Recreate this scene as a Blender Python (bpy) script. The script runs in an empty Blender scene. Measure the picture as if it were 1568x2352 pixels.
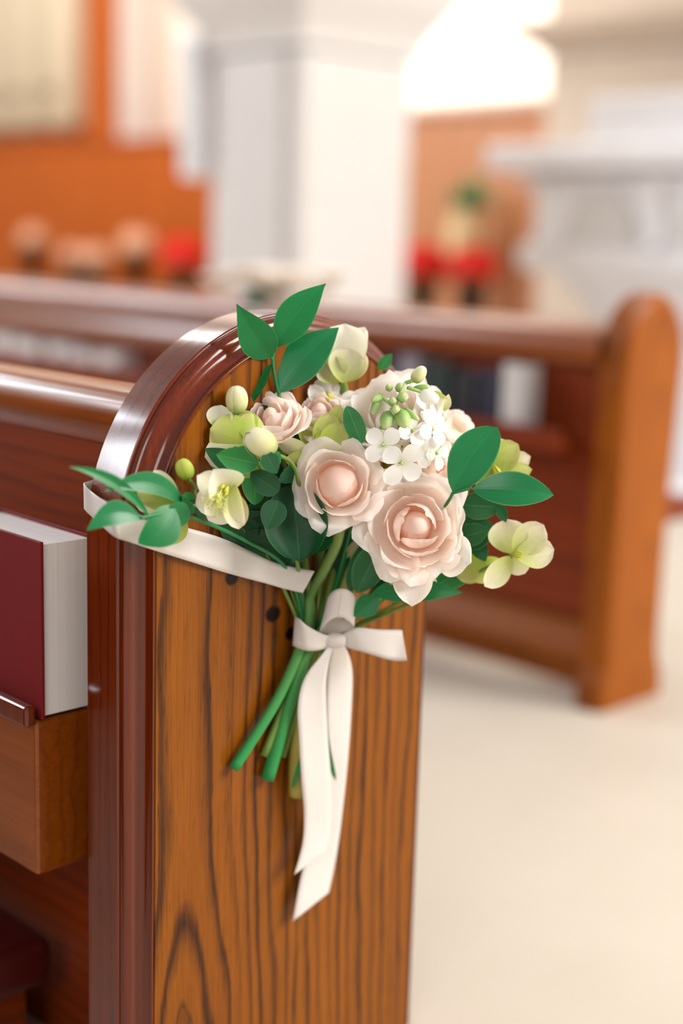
import bpy, math, random
from mathutils import Vector, Matrix, noise

# ------------------------------------------------------------------ camera
scene = bpy.context.scene
COL = scene.collection
random.seed(7)
FPX, CX, CY = 50.0 / 24.0 * 1568.0, 784.0, 1176.0
YAW, PITCH, ROLL = math.radians(44.3), math.radians(10.893), math.radians(1.7)
CAM = Vector((-0.842, -1.195, 0.98))
VF = Vector((math.sin(YAW) * math.cos(PITCH), math.cos(YAW) * math.cos(PITCH), -math.sin(PITCH)))
_r0 = Vector((math.cos(YAW), -math.sin(YAW), 0))
_u0 = _r0.cross(VF)
VR = (_r0 * math.cos(ROLL) + _u0 * math.sin(ROLL)).normalized()
VU = VR.cross(VF).normalized()
cd = bpy.data.cameras.new('camera')
cam = bpy.data.objects.new('camera', cd)
COL.objects.link(cam)
cam.matrix_world = Matrix(((VR.x, VU.x, -VF.x, CAM.x), (VR.y, VU.y, -VF.y, CAM.y), (VR.z, VU.z, -VF.z, CAM.z), (0, 0, 0, 1)))
cd.sensor_fit = 'HORIZONTAL'
cd.sensor_width = 24.0
cd.lens = 50.0
cd.clip_start = 0.05
cd.dof.use_dof = True
cd.dof.focus_distance = 1.515
cd.dof.aperture_fstop = 1.2
scene.camera = cam

# ------------------------------------------------------------------ view, world, lights
vs = scene.view_settings
vs.view_transform = 'Standard'
vs.look = 'None'
vs.gamma = 1.0
vs.use_curve_mapping = False
vs.exposure = 0.2

world = bpy.data.worlds.new('daylight')
scene.world = world
world.use_nodes = True
world.node_tree.nodes['Background'].inputs[0].default_value = (1.0, 0.97, 0.94, 1)
world.node_tree.nodes['Background'].inputs[1].default_value = 0.38


def area(name, loc, target, sx, sy, power, color):
    ld = bpy.data.lights.new(name, 'AREA')
    ld.shape = 'RECTANGLE'
    ld.size, ld.size_y = sx, sy
    ld.energy = power
    ld.color = color
    o = bpy.data.objects.new(name, ld)
    COL.objects.link(o)
    o.location = loc
    o.rotation_euler = (Vector(target) - Vector(loc)).to_track_quat('-Z', 'Y').to_euler()
    return o


# daylight entering through the tall windows of the left wall, the nave's rear and the far side
for _x in (-7.6, -4.0, -0.4):
    area('window_daylight', (_x, 11.3, 5.0), (_x * 0.3, 0, 1.5), 1.9, 4.2, 420, (0.84, 0.91, 1.0))
area('rear_window_daylight', (-7.0, -4.0, 4.5), (0.3, 0, 0.7), 3.5, 3.5, 200, (1.0, 0.96, 0.92))
area('far_side_daylight', (4.6, -6.0, 5.2), (0.6, 0.6, 0.7), 5.0, 4.0, 1050, (1.0, 0.965, 0.92))
area('chancel_fill', (3.6, 7.0, 6.6), (6.4, 7.2, 1.6), 3.5, 2.0, 330, (1.0, 0.95, 0.88))  # unseen fill added above the chancel to brighten the front wall

T, W, HT, MO = 0.055, 0.476, 0.897, 0.029   # pew end: thickness, width, height, moulding width
# ------------------------------------------------------------------ helpers
def ray(px, py):
    return VF + VR * ((px - CX) / FPX) - VU * ((py - CY) / FPX)


CLEAR = None   # when set, flowers keep at least this far in front of the pew end's face


def at(px, py, depth):
    """point at a pixel of the photograph and a distance along the view axis"""
    if CLEAR is not None:
        depth = min(depth, fd(px, py) - CLEAR)
    return CAM + ray(px, py) * depth


def hit(px, py, axis, val):
    r = ray(px, py)
    return CAM + r * ((val - CAM[axis]) / r[axis])


def fd(px, py, y=-0.028):
    return (hit(px, py, 1, y) - CAM).dot(VF)


def vdir(a, b, c):
    """direction given as right, up, towards the viewer"""
    return (VR * a + VU * b - VF * c).normalized()


def lin(h):
    h = h.lstrip('#')
    out = []
    for i in (0, 2, 4):
        c = int(h[i:i + 2], 16) / 255.0
        out.append(c / 12.92 if c <= 0.04045 else ((c + 0.055) / 1.055) ** 2.4)
    return (out[0], out[1], out[2], 1.0)


def empty(name, loc, label=None, cat=None, group=None, kind=None):
    o = bpy.data.objects.new(name, None)
    o.empty_display_size = 0.02
    COL.objects.link(o)
    o.location = loc
    tag(o, label, cat, group, kind)
    return o


def tag(o, label=None, cat=None, group=None, kind=None):
    if label: o['label'] = label
    if cat: o['category'] = cat
    if group: o['group'] = group
    if kind: o['kind'] = kind
    return o


class MB:
    def __init__(self):
        self.v, self.f, self.uv, self.m = [], [], [], []

    def add(self, vs_, fs_, uvs=None, mi=0):
        b = len(self.v)
        self.v += [Vector(p) for p in vs_]
        self.uv += list(uvs) if uvs else [(0.0, 0.0)] * len(vs_)
        for f in fs_:
            self.f.append(tuple(i + b for i in f))
            self.m.append(mi)
        return self

    def box(self, a, b, mi=0):
        x0, y0, z0 = a
        x1, y1, z1 = b
        vs_ = [(x0, y0, z0), (x1, y0, z0), (x1, y1, z0), (x0, y1, z0), (x0, y0, z1), (x1, y0, z1), (x1, y1, z1), (x0, y1, z1)]
        fs_ = [(0, 3, 2, 1), (4, 5, 6, 7), (0, 1, 5, 4), (1, 2, 6, 5), (2, 3, 7, 6), (3, 0, 4, 7)]
        return self.add(vs_, fs_, None, mi)

    def grid(self, rows, uvs=None, mi=0, close_u=False):
        nv, nu = len(rows), len(rows[0])
        vs_ = [p for r in rows for p in r]
        us = [q for r in uvs for q in r] if uvs else [(i / max(1, nu - 1), j / max(1, nv - 1)) for j in range(nv) for i in range(nu)]
        fs_ = []
        for j in range(nv - 1):
            for i in range(nu if close_u else nu - 1):
                k = (i + 1) % nu
                fs_.append((j * nu + i, j * nu + k, (j + 1) * nu + k, (j + 1) * nu + i))
        return self.add(vs_, fs_, us, mi)

    def lathe(self, prof, n=24, origin=(0, 0, 0), mi=0):
        ox, oy, oz = origin
        rows = [[(ox + r * math.cos(2 * math.pi * i / n), oy + r * math.sin(2 * math.pi * i / n), oz + z) for i in range(n)] for r, z in prof]
        return self.grid(rows, None, mi, True)

    def tube(self, pts, radii, n=8, mi=0, cap=True):
        pts = [Vector(p) for p in pts]
        if not isinstance(radii, (list, tuple)):
            radii = [radii] * len(pts)
        rows, uvs = [], []
        t0 = (pts[1] - pts[0]).normalized()
        nrm = t0.orthogonal().normalized()
        for i, p in enumerate(pts):
            t = (pts[min(i + 1, len(pts) - 1)] - pts[max(i - 1, 0)]).normalized()
            nrm = (nrm - t * nrm.dot(t)).normalized()
            bi = t.cross(nrm)
            rows.append([p + (nrm * math.cos(2 * math.pi * k / n) + bi * math.sin(2 * math.pi * k / n)) * radii[i] for k in range(n)])
            uvs.append([(k / n, i / (len(pts) - 1)) for k in range(n)])
        b = len(self.v)
        self.grid(rows, uvs, mi, True)
        if cap:
            self.f.append(tuple(b + k for k in reversed(range(n)))); self.m.append(mi)
            e = b + (len(pts) - 1) * n
            self.f.append(tuple(e + k for k in range(n))); self.m.append(mi)
        return self

    def build(self, name, mats, parent=None, smooth=True, origin=None, bevel=0, subsurf=0, weld=False):
        me = bpy.data.meshes.new(name)
        o = bpy.data.objects.new(name, me)
        base = Vector(parent.location) if parent else Vector((0, 0, 0))
        if parent and parent.parent: base = base + Vector(parent.parent.location)
        if origin is not None and not parent:
            base = Vector(origin)
        me.from_pydata([tuple(p - base) for p in self.v], [], self.f)
        uvl = me.uv_layers.new(name='UVMap')
        for lp in me.loops:
            uvl.data[lp.index].uv = self.uv[lp.vertex_index]
        if not isinstance(mats, (list, tuple)):
            mats = [mats]
        for m in mats:
            me.materials.append(m)
        for p, mi in zip(me.polygons, self.m):
            p.material_index = mi
            p.use_smooth = smooth
        me.update()
        COL.objects.link(o)
        if parent:
            o.parent = parent
        elif origin is not None:
            o.location = origin
        if bevel:
            md = o.modifiers.new('bevel', 'BEVEL')
            md.width = bevel
            md.segments = 3
            md.limit_method = 'ANGLE'
            md.harden_normals = False
        if subsurf:
            md = o.modifiers.new('subsurf', 'SUBSURF')
            md.levels = md.render_levels = subsurf
        return o


def catmull(pts, n):
    """resample a polyline of equal-length tuples smoothly"""
    m = len(pts)
    out = []
    for k in range(n):
        s = k / (n - 1) * (m - 1)
        i = min(int(s), m - 2)
        t = s - i
        p0, p1, p2, p3 = pts[max(i - 1, 0)], pts[i], pts[i + 1], pts[min(i + 2, m - 1)]
        out.append(tuple(0.5 * ((2 * b) + (-a + c) * t + (2 * a - 5 * b + 4 * c - d) * t * t + (-a + 3 * b - 3 * c + d) * t ** 3)
                         for a, b, c, d in zip(p0, p1, p2, p3)))
    return out


# ------------------------------------------------------------------ materials
class NT:
    def __init__(self, name):
        self.mat = bpy.data.materials.new(name)
        self.mat.use_nodes = True
        self.t = self.mat.node_tree
        self.b = self.t.nodes['Principled BSDF']
        self.out = self.t.nodes['Material Output']

    def n(self, typ, **kw):
        nd = self.t.nodes.new(typ)
        for k, v in kw.items():
            setattr(nd, k, v)
        return nd

    def l(self, a, b):
        self.t.links.new(a, b)

    def setin(self, sock, v):
        if isinstance(v, bpy.types.NodeSocket):
            self.l(v, sock)
        else:
            sock.default_value = v

    def math(self, op, a, b=0.0, c=None, clamp=False):
        nd = self.n('ShaderNodeMath', operation=op, use_clamp=clamp)
        self.setin(nd.inputs[0], a)
        self.setin(nd.inputs[1], b)
        if c is not None:
            self.setin(nd.inputs[2], c)
        return nd.outputs[0]

    def mix(self, fac, a, b, mode='MIX'):
        nd = self.n('ShaderNodeMix', data_type='RGBA', blend_type=mode)
        self.setin(nd.inputs[0], fac)
        self.setin(nd.inputs[6], a)
        self.setin(nd.inputs[7], b)
        return nd.outputs[2]

    def ramp(self, fac, stops, interp='LINEAR'):
        nd = self.n('ShaderNodeValToRGB')
        cr = nd.color_ramp
        cr.interpolation = interp
        while len(cr.elements) < len(stops):
            cr.elements.new(0.5)
        for e, (p, col) in zip(cr.elements, stops):
            e.position = p
            e.color = col if len(col) == 4 else (*col, 1)
        self.setin(nd.inputs[0], fac)
        return nd.outputs[0]

    def coord(self, kind='Object'):
        return self.n('ShaderNodeTexCoord').outputs[kind]

    def noise(self, vec, scale, detail=3, rough=0.55, dist=0.0):
        nd = self.n('ShaderNodeTexNoise')
        nd.inputs['Scale'].default_value = scale
        nd.inputs['Detail'].default_value = detail
        nd.inputs['Roughness'].default_value = rough
        nd.inputs['Distortion'].default_value = dist
        if vec is not None:
            self.l(vec, nd.inputs['Vector'])
        return nd.outputs[0]

    def mapping(self, vec, scale=(1, 1, 1), loc=(0, 0, 0), rot=(0, 0, 0)):
        nd = self.n('ShaderNodeMapping')
        nd.inputs['Scale'].default_value = scale
        nd.inputs['Location'].default_value = loc
        nd.inputs['Rotation'].default_value = rot
        self.l(vec, nd.inputs['Vector'])
        return nd.outputs[0]

    def bump(self, h, strength=0.2, dist=0.002):
        nd = self.n('ShaderNodeBump')
        nd.inputs['Strength'].default_value = strength
        nd.inputs['Distance'].default_value = dist
        self.l(h, nd.inputs['Height'])
        self.l(nd.outputs[0], self.b.inputs['Normal'])

    def set(self, **kw):
        for k, v in kw.items():
            self.setin(self.b.inputs[k.replace('_', ' ')], v)
        return self.mat


def plain(name, col, rough=0.5, spec=0.5, **kw):
    m = NT(name)
    c = lin(col)
    nz = m.noise(m.coord(), 9.0, 3)
    dark = tuple(x * 0.86 for x in c[:3]) + (1,)
    m.set(Base_Color=m.mix(nz, dark, c), Roughness=rough, Specular_IOR_Level=spec, **kw)
    return m.mat


def wood(name, base, dark, light, along='z', across='x', u0=0.1, y0=0.02, tilt=0.15, period=0.017, rough=0.28, coat=0.0,
         line=0.75, knots=(), spec=0.5, cap=None, pores=0.0):
    """growth rings of a tilted trunk cut by the board, with fine fibre streaks"""
    m = NT(name)
    sep = m.n('ShaderNodeSeparateXYZ')
    co = m.coord()
    m.l(co, sep.inputs[0])
    ax = dict(x=0, y=1, z=2)
    U, A = sep.outputs[ax[across]], sep.outputs[ax[along]]
    st = [1.0, 1.0, 1.0]
    st[ax[along]] = 0.16
    n1 = m.noise(m.mapping(co, tuple(s * 1.0 for s in st)), 14, 3, 0.55)
    n2 = m.noise(m.mapping(co, tuple(s * 1.0 for s in st), loc=(3, 5, 7)), 60, 2, 0.6)
    du = m.math('SUBTRACT', U, u0)
    du = m.math('ADD', du, m.math('MULTIPLY', m.math('SUBTRACT', n1, 0.5), 0.045))
    dz = m.math('ADD', m.math('MULTIPLY', A, tilt), y0)
    if cap is not None:
        dz = m.math('SMOOTH_MIN', dz, cap, 0.02)
    r = m.math('SQRT', m.math('ADD', m.math('MULTIPLY', du, du), m.math('MULTIPLY', dz, dz)))
    r = m.math('ADD', r, m.math('MULTIPLY', m.math('SUBTRACT', n2, 0.5), 0.004))
    n3 = m.noise(m.mapping(co, tuple(s * 0.5 for s in st), loc=(1, 2, 9)), 9, 2)
    rq_ = m.math('ADD', m.math('DIVIDE', r, period), m.math('MULTIPLY', n3, 1.3))
    ring = m.math('FRACT', rq_)
    wn_ = m.n('ShaderNodeTexWhiteNoise', noise_dimensions='1D')
    m.l(m.math('FLOOR', rq_), wn_.inputs['W'])
    yearly = m.math('ADD', m.math('MULTIPLY', wn_.outputs['Value'], 0.7), 0.35)
    # grain band: slow rise then a dark late-wood line
    mask = m.ramp(ring, [(0.0, (0.8, 0.8, 0.8, 1)), (0.12, (0.12, 0.12, 0.12, 1)), (0.5, (0.06, 0.06, 0.06, 1)), (0.72, (0.4, 0.4, 0.4, 1)), (0.9, (1, 1, 1, 1)), (1.0, (0.8, 0.8, 0.8, 1))])
    fst = [260.0, 260.0, 260.0]
    fst[ax[along]] = 7.0
    fib = m.noise(m.mapping(co, tuple(fst)), 1.0, 4, 0.65)
    blot = m.noise(m.mapping(co, tuple(s * 1.0 for s in st), loc=(8, 1, 4)), 6, 3)
    c = m.mix(blot, lin(base), lin(light))
    c = m.mix(m.math('MULTIPLY', m.math('SUBTRACT', fib, 0.35, clamp=True), 1.5, clamp=True), c, m.mix(0.5, lin(base), lin(dark)))
    lm = m.math('MULTIPLY', m.math('MULTIPLY', mask, yearly), line)
    lm = m.math('MULTIPLY', lm, m.math('ADD', m.math('MULTIPLY', fib, 0.9), 0.5), clamp=True)
    c = m.mix(lm, c, lin(dark))
    if pores:
        pst = [520.0, 520.0, 520.0]
        pst[ax[along]] = 26.0
        po = m.noise(m.mapping(co, tuple(pst)), 1.0, 2, 0.6)
        pm_ = m.math('MULTIPLY', m.math('SUBTRACT', po, 0.56, clamp=True), 9.0, clamp=True)
        c = m.mix(m.math('MULTIPLY', m.math('MULTIPLY', pm_, m.math('ADD', mask, 0.25)), pores, clamp=True), c, lin(dark))
    for kx, kz, kr in knots:
        dx = m.math('DIVIDE', m.math('SUBTRACT', U, kx), kr * 1.35)
        dk = m.math('DIVIDE', m.math('SUBTRACT', A, kz), kr)
        dd = m.math('ADD', m.math('SQRT', m.math('ADD', m.math('MULTIPLY', dx, dx), m.math('MULTIPLY', dk, dk))), m.math('MULTIPLY', m.math('SUBTRACT', n2, 0.5), 1.6))
        km = m.math('MULTIPLY', m.math('SUBTRACT', 1.25, dd, clamp=True), 2.2, clamp=True)
        c = m.mix(km, c, lin('#140503'))
    m.bump(m.math('ADD', m.math('MULTIPLY', fib, 0.5), mask), 0.05, 0.001)
    m.set(Base_Color=c, Roughness=rough, Specular_IOR_Level=spec, Coat_Weight=coat, Coat_Roughness=0.12)
    return m.mat


def petal_mat(name, base, mid, edge, base_pos=0.0, mid_pos=0.45, transl=0.35, rough=0.55, vein=None, vein_amt=0.0, blotch=None, blotch_amt=0.0, warm=(1.0, 1.0, 1.0)):
    """colour runs from the petal's claw to its rim along V"""
    m = NT(name)
    uv = m.coord('UV')
    sep = m.n('ShaderNodeSeparateXYZ')
    m.l(uv, sep.inputs[0])
    n = m.noise(m.mapping(uv, (2, 2, 2)), 2.5, 3)
    v = m.math('ADD', sep.outputs[1], m.math('MULTIPLY', m.math('SUBTRACT', n, 0.5), 0.25))
    c = m.ramp(v, [(base_pos, lin(base)), (mid_pos, lin(mid)), (0.95, lin(edge))])
    if vein:
        st = m.noise(m.mapping(uv, (26, 1.2, 1)), 1.0, 3)
        c = m.mix(m.math('MULTIPLY', m.math('SUBTRACT', st, 0.45, clamp=True), vein_amt, clamp=True), c, lin(vein))
    if blotch:
        b = m.noise(m.mapping(m.coord(), (1, 1, 1)), 38, 3)
        c = m.mix(m.math('MULTIPLY', m.math('SUBTRACT', b, 0.5, clamp=True), blotch_amt, clamp=True), c, lin(blotch))
    m.set(Base_Color=c, Roughness=rough, Specular_IOR_Level=0.25)
    tr = m.n('ShaderNodeBsdfTranslucent')
    m.l(m.mix(1.0, c, warm + (1,), 'MULTIPLY'), tr.inputs[0])
    ms = m.n('ShaderNodeMixShader')
    ms.inputs[0].default_value = transl
    m.l(m.b.outputs[0], ms.inputs[1])
    m.l(tr.outputs[0], ms.inputs[2])
    m.l(ms.outputs[0], m.out.inputs[0])
    return m.mat


def leaf_mat(name, col, rib, dark, rough=0.36, edge=None, transl=0.18, lines=30, ribamt=0.5):
    m = NT(name)
    uv = m.coord('UV')
    sep = m.n('ShaderNodeSeparateXYZ')
    m.l(uv, sep.inputs[0])
    au = m.math('ABSOLUTE', m.math('SUBTRACT', sep.outputs[0], 0.5))
    n = m.noise(m.mapping(m.coord(), (1, 1, 1)), 45, 3)
    c = m.mix(n, lin(dark), lin(col))
    st = m.noise(m.mapping(uv, (lines, 0.8, 1)), 1.0, 2)
    c = m.mix(m.math('MULTIPLY', m.math('SUBTRACT', st, 0.48, clamp=True), 1.2, clamp=True), c, lin(dark))
    ribm = m.math('SUBTRACT', 1.0, m.math('DIVIDE', au, 0.022), clamp=True)
    c = m.mix(m.math('MULTIPLY', ribm, ribamt), c, lin(rib))
    if edge:
        em = m.math('MULTIPLY', m.math('SUBTRACT', au, 0.462, clamp=True), 26.0, clamp=True)
        c = m.mix(em, c, lin(edge))
    m.set(Base_Color=c, Roughness=rough, Specular_IOR_Level=0.4)
    m.bump(m.math('ADD', st, m.math('MULTIPLY', ribm, -1.5)), 0.12, 0.0008)
    tr = m.n('ShaderNodeBsdfTranslucent')
    m.l(c, tr.inputs[0])
    ms = m.n('ShaderNodeMixShader')
    ms.inputs[0].default_value = transl
    m.l(m.b.outputs[0], ms.inputs[1])
    m.l(tr.outputs[0], ms.inputs[2])
    m.l(ms.outputs[0], m.out.inputs[0])
    return m.mat


def satin_mat(name, col):
    m = NT(name)
    uv = m.coord('UV')
    w = m.noise(m.mapping(uv, (3, 900, 1)), 1.0, 2)
    c = m.mix(w, lin(col), tuple(x * 0.95 for x in lin(col)[:3]) + (1,))
    m.set(Base_Color=c, Roughness=0.38, Specular_IOR_Level=0.55, Sheen_Weight=0.25, Anisotropic=0.5)
    m.bump(w, 0.03, 0.0003)
    tr = m.n('ShaderNodeBsdfTranslucent')
    m.l(c, tr.inputs[0])
    ms = m.n('ShaderNodeMixShader')
    ms.inputs[0].default_value = 0.18
    m.l(m.b.outputs[0], ms.inputs[1])
    m.l(tr.outputs[0], ms.inputs[2])
    m.l(ms.outputs[0], m.out.inputs[0])
    return m.mat


def glow(name, col, s):
    m = NT(name)
    m.set(Base_Color=lin(col), Emission_Color=lin(col), Emission_Strength=s)
    return m.mat


K1, K2 = hit(530, 1328, 1, -0.028), hit(626, 1410, 1, -0.028)
K3 = hit(668, 1455, 1, -0.028)
U0 = hit(430, 1900, 1, -0.028).x
M = dict(
    panel=wood('oak_panel', '#7c4002', '#281003', '#925404', 'z', 'x', U0 - W / 2, 0.006, 0.16, 0.0185, 0.38, 0.05, 1.0, spec=0.16, cap=0.052, pores=0.7,
               knots=((K1.x - W / 2, K1.z, 0.007), (K2.x - W / 2, K2.z, 0.0085), (K3.x - W / 2, K3.z, 0.006))),
    trim=wood('oak_trim', '#5e1a04', '#230803', '#742c04', 'z', 'y', 0.4, 0.5, 0.0, 0.012, 0.2, 0.9, 0.5, spec=0.12),
    rail=wood('oak_rail', '#853c0a', '#401505', '#9a500e', 'y', 'x', 0.3, 0.05, 0.02, 0.02, 0.28, 0.4, 0.5, spec=0.3),
    board=wood('oak_board', '#742604', '#3c1004', '#8a3806', 'y', 'z', 0.3, 0.05, 0.02, 0.022, 0.45, 0.05, 0.5, spec=0.2),
    frontend=wood('oak_front_end', '#8c4604', '#5a2804', '#9c5406', 'z', 'x', 0.02, 0.02, 0.12, 0.02, 0.4, 0.05, 0.5, spec=0.18),
    organ=wood('organ_wood', '#a24a04', '#7c3404', '#b25806', 'z', 'y', 9, 0.05, 0.02, 0.09, 0.5, 0.0, 0.4, spec=0.2),
    wains=wood('wainscot_wood', '#b87a4e', '#a0643a', '#c2865a', 'z', 'y', 5, 0.05, 0.02, 0.09, 0.45, 0.1, 0.4),
    satin=satin_mat('cream_satin', '#e3dcd6'),
    rose=petal_mat('rose_petal', '#f8d4ba', '#fef2ea', '#fffaf6', 0.0, 0.42, 0.5, warm=(1.0, 0.945, 0.9)),
    rose_in=petal_mat('rose_inner_petal', '#f6bc94', '#fde6da', '#fff4ee', 0.0, 0.42, 0.5, warm=(1.0, 0.9, 0.82)),
    rose_white=petal_mat('cream_rose_petal', '#f4e0c6', '#fcf4ea', '#fefaf6', 0.0, 0.5, 0.46),
    hell=petal_mat('hellebore_cream', '#cdd67c', '#f4f1d8', '#fbf8ec', 0.02, 0.5, 0.3, vein='#dcd39a', vein_amt=0.8),
    lime=petal_mat('hellebore_lime', '#a5bc3e', '#b9c85e', '#cfcf84', 0.0, 0.55, 0.3, vein='#8fae3c', vein_amt=1.2, blotch='#c2a080', blotch_amt=1.2),
    limepale=petal_mat('hellebore_pale_lime', '#b8c656', '#dfe0ac', '#f0e9d0', 0.0, 0.55, 0.3, vein='#c9a9a0', vein_amt=1.3),
    bud=petal_mat('hellebore_bud', '#6f9a2c', '#dbd9a0', '#f1ecd2', 0.03, 0.42, 0.25),
    limebud=petal_mat('lime_bud', '#4f8a24', '#b3c44c', '#cdd46c', 0.0, 0.45, 0.25),
    white=petal_mat('white_petal', '#e4e6c8', '#f6f5f0', '#fbfaf7', 0.0, 0.3, 0.3),
    budgreen=petal_mat('stock_bud', '#7fae58', '#a6c878', '#dfe6b0', 0.0, 0.5, 0.25),
    leaf=leaf_mat('ruscus_leaf', '#0f7a3c', '#3f9a58', '#0b6532', edge='#2f8a48', ribamt=0.12),
    leafb=leaf_mat('ruscus_leaf_blue', '#1f7a46', '#4d9c68', '#16683a', 0.3, edge='#5f9c5c', ribamt=0.12),
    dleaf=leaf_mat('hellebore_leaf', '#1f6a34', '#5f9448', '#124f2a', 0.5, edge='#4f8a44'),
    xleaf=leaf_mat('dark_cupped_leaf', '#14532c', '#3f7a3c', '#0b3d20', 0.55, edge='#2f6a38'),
    mleaf=leaf_mat('mid_leaf', '#2f8a40', '#86b85c', '#1f7038', 0.5, edge='#6aa850'),
    stem=leaf_mat('stem_green', '#2c8a48', '#3a9450', '#1f7440', 0.4, lines=4),
    stemg=petal_mat('stem_graded', '#93ab62', '#6f9a52', '#2c8a48', 0.1, 0.5, 0.1),
    stemo=leaf_mat('stem_olive', '#7f9a46', '#8aa24e', '#66823a', 0.5, lines=4),
    stemy=leaf_mat('stem_yellow', '#c6b560', '#d8c878', '#a89a44', 0.5, lines=9),
    stamen=plain('stamen', '#dce08a', 0.5),
    anther=plain('anther', '#d9d84e', 0.6),
    floor=None,
)


# ------------------------------------------------------------------ the setting
def stone_floor():
    m = NT('cream_floor')
    co = m.coord()
    n = m.noise(co, 1.6, 4)
    n2 = m.noise(co, 7.0, 4)
    c = m.mix(m.math('ADD', m.math('MULTIPLY', n, 0.7), m.math('MULTIPLY', n2, 0.3)), lin('#bcb0a0'), lin('#cfc6b9'))
    m.set(Base_Color=c, Roughness=0.45, Specular_IOR_Level=0.4)
    return m.mat


M['floor'] = stone_floor()
M['cream'] = plain('cream_plaster', '#f3e8da', 0.9)
M['taupe'] = plain('taupe_plaster', '#cdbcaa', 0.9)
M['pier'] = plain('white_plaster', '#d9d4d0', 0.85)
M['marble'] = plain('white_marble', '#f4f2f4', 0.4)
M['pane'] = glow('daylight_pane', '#fff6e6', 0.72)

XW = 6.5
ZF = -0.05   # floor level
mb = MB(); mb.box((-12, -9, ZF - 0.1), (XW + 0.3, 12, ZF))
tag(mb.build('floor', M['floor'], smooth=False), 'cream mottled floor of the church aisle', kind='structure')
mb = MB(); mb.box((XW, -9, ZF), (XW + 0.3, 12, 7.5))
tag(mb.build('wall_front', M['cream'], smooth=False), 'cream plaster wall behind the altar', kind='structure')


def wall_with_windows():
    w = MB()
    xs = [-12, -8.6, -6.6, -5.0, -3.0, -1.4, 0.6, XW]
    for i in range(len(xs) - 1):
        if i % 2 == 0:
            w.box((xs[i], 11.4, ZF), (xs[i + 1], 11.7, 9.0))
        else:
            w.box((xs[i], 11.4, ZF), (xs[i + 1], 11.7, 2.4))
            w.box((xs[i], 11.4, 7.2), (xs[i + 1], 11.7, 9.0))
    tag(w.build('wall_left', M['cream'], smooth=False), 'cream side wall with tall windows', kind='structure')
    for k, i in enumerate((1, 3, 5)):
        g = MB(); g.box((xs[i], 11.6, 2.4), (xs[i + 1], 11.62, 7.2))
        o = tag(g.build('window_%d' % (k + 2), M['pane'], smooth=False), 'tall daylit window in the side wall', kind='structure')
        for zz in (3.6, 4.8, 6.0):
            f = MB(); f.box((xs[i], 11.56, zz - 0.03), (xs[i + 1], 11.6, zz + 0.03)); f.build('glazing_bar', M['pier'], o, smooth=False)


wall_with_windows()

# arched window glowing beside the pier
wy0, wy1 = 4.5, 6.5
mb = MB()
zc, rr = 2.9, (wy1 - wy0) / 2
out = [(XW - 0.012, wy0, 1.85), (XW - 0.012, wy1, 1.85)] + [(XW - 0.012, (wy0 + wy1) / 2 + rr * math.cos(a), zc + rr * math.sin(a)) for a in [math.pi * k / 24 for k in range(25)]]
mb.add(out, [tuple(range(len(out)))])
win = tag(mb.build('window_1', M['pane'], smooth=False), 'arched bright window beside the white pier', kind='structure')
fr = MB()
path = [Vector((XW - 0.03, wy0, 1.85)), Vector((XW - 0.03, wy0, zc))] + [Vector((XW - 0.03, (wy0 + wy1) / 2 - rr * math.cos(a), zc + rr * math.sin(a))) for a in [math.pi * k / 24 for k in range(25)]] + [Vector((XW - 0.03, wy1, 1.85)), Vector((XW - 0.03, wy0, 1.85))]
fr.tube(path, 0.05, 8)
fr.build('window_frame', M['cream'], win)

# wooden wainscot, board by board
wn = empty('trim_1', (XW, 7, 0), 'pale wooden wainscot of upright boards behind the pier', kind='structure')
y = 3.2
while y < 6.6:
    b = MB(); b.box((XW - 0.05, y, ZF), (XW, y + 0.215, 1.80)); b.build('plank', M['wains'], wn, smooth=False, bevel=0.008)
    y += 0.22
b = MB(); b.box((XW - 0.08, 3.2, 1.80), (XW, 6.62, 1.845)); b.build('cap_moulding', M['wains'], wn, smooth=False, bevel=0.01)
wn2 = empty('trim_2', (XW, 9, 0), 'orange wooden panelling below the organ', kind='structure')
y = 6.64
while y < 10.8:
    b = MB(); b.box((5.95, y, ZF), (XW, y + 0.515, 1.665)); b.build('panel', M['organ'], wn2, smooth=False, bevel=0.02)
    y += 0.52
b = MB(); b.box((5.93, 6.64, 1.665), (XW, 11.3, 1.70)); b.build('cap_moulding', M['organ'], wn2, smooth=False, bevel=0.01)


def pier(name, x0, y0, x1, y1, ztop, mat, label, capz, flare=0.1, ch=1.0):
    p = empty(name, ((x0 + x1) / 2, (y0 + y1) / 2, 0), label, kind='structure')
    a = MB(); a.box((x0, y0, ZF), (x1, y1, capz)); a.build('shaft', mat, p, smooth=False, bevel=0.03)
    b = MB(); b.box((x0 - 0.04, y0 - 0.04, ZF), (x1 + 0.04, y1 + 0.04, 0.25)); b.build('plinth', mat, p, smooth=False, bevel=0.02)
    zs = [(0.0, 0.0), (0.02, 0.0), (0.025, 0.05), (0.06, 0.12), (0.09, 0.16), (flare, 0.24), (flare + 0.02, 0.3), (flare + 0.02, 0.4)]
    zs.append((0.0, 0.4))
    rows = [[(x0 - e, y0 - e, capz + z * ch), (x1 + e, y0 - e, capz + z * ch), (x1 + e, y1 + e, capz + z * ch), (x0 - e, y1 + e, capz + z * ch)] for e, z in zs]
    c = MB(); c.grid(rows, None, 0, True); c.build('capital', mat, p, smooth=False)
    d = MB(); d.box((x0, y0, capz + 0.4 * ch), (x1, y1, ztop)); d.build('impost', mat, p, smooth=False)
    return p


PC = hit(690, 500, 0, 3.5)
p1 = pier('column', 3.5, PC.y, 4.2, 4.21, 7.0, M['pier'], 'thick white square pier standing behind the front pew', 1.80, 0.14)
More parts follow.
